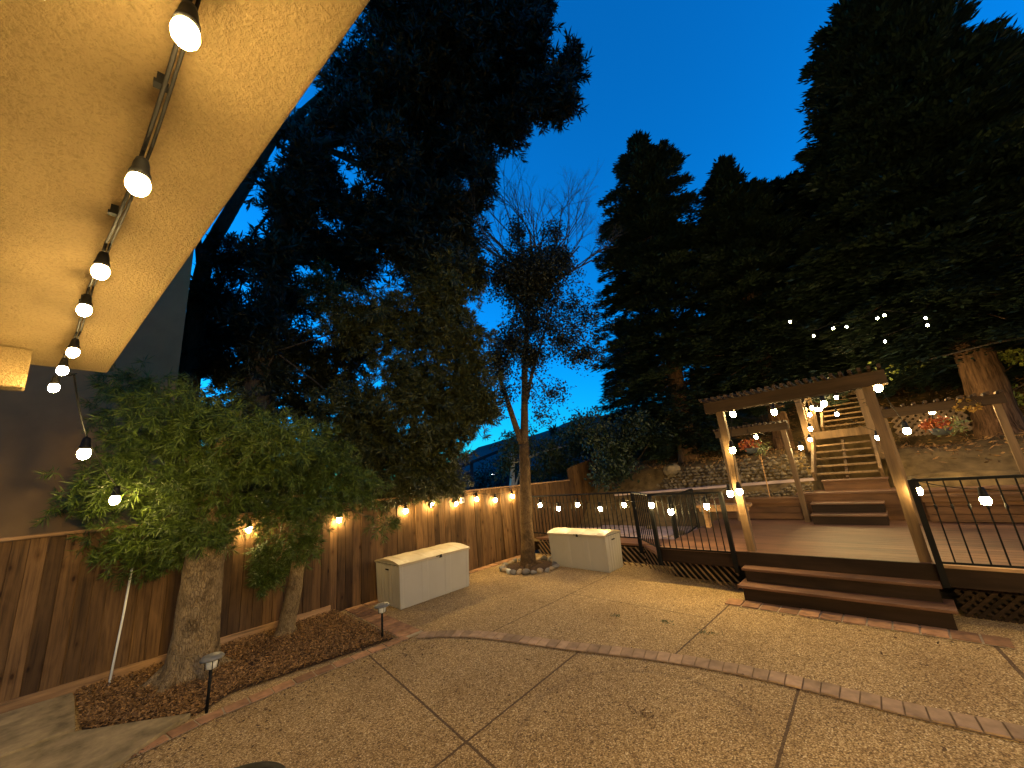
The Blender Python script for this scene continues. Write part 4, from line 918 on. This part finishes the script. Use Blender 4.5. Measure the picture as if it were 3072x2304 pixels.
# redwoods
def redwood(label,bx,by,bz,tx,tz,prof,zlow,nbr,seed,tr=.3,ppb=9,lean_y=0.,mat='leaf_redwood',fl=.19,dens=1.0):
    nbr=int(nbr); root=empty('redwood_tree',(0,0,0),0,label,'tree','redwoods on the slope'); r=np.random.default_rng(seed)
    a=MB(); H_=tz-bz
    def ax(z): t=(z-bz)/H_; return np.array([bx+(tx-bx)*t,by+lean_y*t,z])
    zs=np.linspace(bz-.2,tz-.1,30); trunk(a,[tuple(ax(z)) for z in zs],[tr*(1.5 if i==0 else 1.18 if i==1 else 1)*(1-.93*i/29) for i in range(30)],26,.07,seed)
    C=[];D=[];S=[];LL=[]
    nl=max(60,int(nbr/3.6))
    zz=zlow+(tz-zlow)*(1-r.uniform(0,1,nl)**.85)
    for z in zz:
        t=1-(z-zlow)/(tz-zlow); R_=np.interp(t,[p[0] for p in prof],[p[1] for p in prof])*r.uniform(.55,1.12)
        az=r.uniform(0,2*math.pi); up=.55*(1-t)-.12+r.uniform(-.12,.16)
        o=ax(z); d=np.array([math.cos(az),math.sin(az),up]); side=np.array([-math.sin(az),math.cos(az),0])
        if R_>.5 and r.uniform()<.5: a.tube([o,o+d*R_*.5,o+d*R_*.85+np.array([0,0,-.12*R_])],[.03*tr/.3,.018,.008],4,False)
        m=int((20+44*R_)*dens); sv=r.uniform(.12,1,m)**.75; lat=r.normal(size=m)*R_*.17*(1.25-sv)
        c=o+d*(R_*sv)[:,None]+side*lat[:,None]; c[:,2]+=-.30*R_*sv**2+r.normal(size=m)*.05+.03*R_-.12*np.abs(lat)
        kk=5; cc=np.repeat(c,kk,0)+r.normal(size=(m*kk,3))*np.array([.055,.055,.03])
        ang=np.repeat(np.clip(lat/(R_*.17+.01),-1.6,1.6)*.6,kk)+r.normal(size=m*kk)*.5
        dd=d[None]*np.cos(ang)[:,None]+side[None]*np.sin(ang)[:,None]; dd[:,2]+=r.uniform(-.35,.12,m*kk)
        C.append(cc); D.append(dd); S.append(np.cross(dd,[0,0,1])+r.normal(size=(m*kk,3))*.35); LL.append(r.uniform(.55,1.2,m*kk)*fl)
    a.build('trunk',MT['bark_red'],root,True)
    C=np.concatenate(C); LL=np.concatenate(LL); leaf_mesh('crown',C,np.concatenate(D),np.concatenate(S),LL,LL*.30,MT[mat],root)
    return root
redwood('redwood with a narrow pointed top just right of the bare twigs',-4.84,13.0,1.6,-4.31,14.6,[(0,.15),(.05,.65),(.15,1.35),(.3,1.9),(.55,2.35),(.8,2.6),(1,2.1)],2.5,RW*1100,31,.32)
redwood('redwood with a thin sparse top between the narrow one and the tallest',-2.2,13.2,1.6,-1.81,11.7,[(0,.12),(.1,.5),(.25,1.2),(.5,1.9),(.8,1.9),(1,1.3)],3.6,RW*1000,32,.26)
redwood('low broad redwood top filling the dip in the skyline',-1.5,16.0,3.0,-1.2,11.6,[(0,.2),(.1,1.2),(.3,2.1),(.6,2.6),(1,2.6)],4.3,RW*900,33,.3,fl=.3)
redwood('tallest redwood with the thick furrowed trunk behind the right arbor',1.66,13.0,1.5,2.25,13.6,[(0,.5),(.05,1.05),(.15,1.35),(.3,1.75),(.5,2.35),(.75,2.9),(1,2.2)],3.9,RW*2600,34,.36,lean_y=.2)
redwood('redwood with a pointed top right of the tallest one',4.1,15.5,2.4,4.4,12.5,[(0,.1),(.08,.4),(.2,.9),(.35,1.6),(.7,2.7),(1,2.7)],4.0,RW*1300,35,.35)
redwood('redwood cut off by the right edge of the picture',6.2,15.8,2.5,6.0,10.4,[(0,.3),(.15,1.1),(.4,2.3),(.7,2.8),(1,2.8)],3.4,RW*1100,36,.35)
redwood('redwood standing back between the staircase and the tallest one',.1,18.5,4.0,.2,12.0,[(0,.3),(.2,1.6),(.5,2.6),(1,3.2)],5.0,RW*900,37,.35,fl=.3)
redwood('dark redwood low behind the shrubs at the left of the row',-8.2,16.5,0.5,-8.0,9.0,[(0,.3),(.2,1.0),(.5,1.6),(1,2.0)],1.0,RW*600,38,.25)
# mid-distance garden trees
mt=tree('garden_tree','bushy tree with a white trunk beyond the fence')
a=MB(); trunk(a,[(-11.6,11.3,-.9),(-11.6,11.3,1.5),(-11.4,11.4,3.2)],[.14,.12,.07],10,.04,8); a.tube([(-11.6,11.3,1.2),(-11.2,11.7,2.6)],[.06,.03],6,False); limb_to(a,(-11.5,11.3,2.5),BL['mid'],.05,8,2,.3); a.build('trunk',MT['white_bark'],mt,True)
fol_broad('crown',BL['mid'],'leaf_shrub',mt,150,6,(.10,.16),.07,seed=8,sp=.1)
sh=tree('leafy_shrub','dark leafy shrub hanging over the tall stepped fence','shrub')
a=MB(); limb_to(a,(-7.0,11.8,.9),BL['shrub'],.04,9,1,.3); a.build('stems',MT['bark_dark'],sh)
fol_broad('leaves',BL['shrub'],'leaf_redwood',sh,200,6,(.09,.15),.06,seed=9,sp=.07)
mp_=tree('maple_tree','maple with yellow green leaves at the right edge')
a=MB(); trunk(a,[(4.0,11.5,1.4),(3.6,11.4,3.5),(2.9,11.2,4.8)],[.09,.07,.04],8,.04,10); limb_to(a,(3.5,11.4,3.6),BL['maple'],.03,10,1,.2); a.build('trunk',MT['bark_dark'],mp_)
fol_broad('crown',BL['maple'],'leaf_maple',mp_,110,6,(.07,.12),.075,seed=10,sp=.07)
iv=fol_broad('ivy_bed',BL['ivy'],'leaf_ivy',None,260,6,(.05,.1),.045,seed=11,sp=.05); tag(iv,'low yellow green ivy on the slope behind the right railing','ivy',kind='stuff')
# slope ground cover and far planting
n=9000; r_=np.random.default_rng(12); X_=r_.uniform(-7,5,n); Y_=r_.uniform(11.3,17,n); Z_=np.array([hz(x,y) for x,y in zip(X_,Y_)])
tag(leaf_mesh('ground_cover',np.stack([X_,Y_,Z_+.01],1),rnd(r_,n)*np.array([1,1,.4])+np.array([0,0,.2]),rnd(r_,n),r_.uniform(.05,.16,n),.035,MT['chips']),'dry leaves and duff covering the slope','leaf litter',kind='stuff')
hd=[(-24,22,1.0,6,2.0,1),(-18,26,.8,4,1.6,1),(-15.5,13.2,.4,1.8,.9,1),(-13.5,12.5,.2,1.5,.8,1),(-26,12,.5,5,2.2,1),(-14,2.8,.3,3,1.4,1),(-14,6.5,.2,3,1.6,1)]
hg=fol_broad('far_planting',hd,'leaf_pine',None,150,5,(.15,.28),.12,seed=13,sp=.2); tag(hg,'dark mass of planting beyond the fence','planting',kind='stuff')
pt=tree('palm_tree','small palm silhouette on the far ridge')
a=MB(); px_,py_=-44.5,56.0; a.tube([(px_,py_,3),(px_,py_,9.3)],.3,6); a.build('trunk',MT['roof'],pt)
n=70; r_=np.random.default_rng(14); d=rnd(r_,n); leaf_mesh('fronds',np.tile([px_,py_,9.5],(n,1)),d,rnd(r_,n),r_.uniform(1.2,2.0,n),.35,MT['leaf_pine'],pt)
# far lamps in the valley
for i,(x_,y_,z_,c_) in enumerate([(-29,25.6,1.8,'far_lamp'),(-29,25.7,2.3,'far_lamp'),(-27.6,26.5,1.1,'blue_lamp'),(-31.5,24.5,1.2,'far_lamp'),(-26.6,29,1.4,'far_lamp')]):
    a=MB(); a.lathe([(.02,.1),(.1,.05),(.1,-.05),(.02,-.1)],(0,0,0),8); o=empty('street_lamp',(x_,y_,z_),0,['warm window lamp far beyond the fence, lower of two','warm lamp far beyond the fence, upper of two','small blue lamp glowing just above the fence','faint lamp left of the pair beyond the fence','lamp just left of the centre trunk above the fence'][i],'lamp','lamps in the distance')
    a.build('globe',MT[c_],o); a=MB(); a.tube([(0,0,-.1),(0,0,-3.2)],.04,5); a.build('pole',MT['roof'],o)
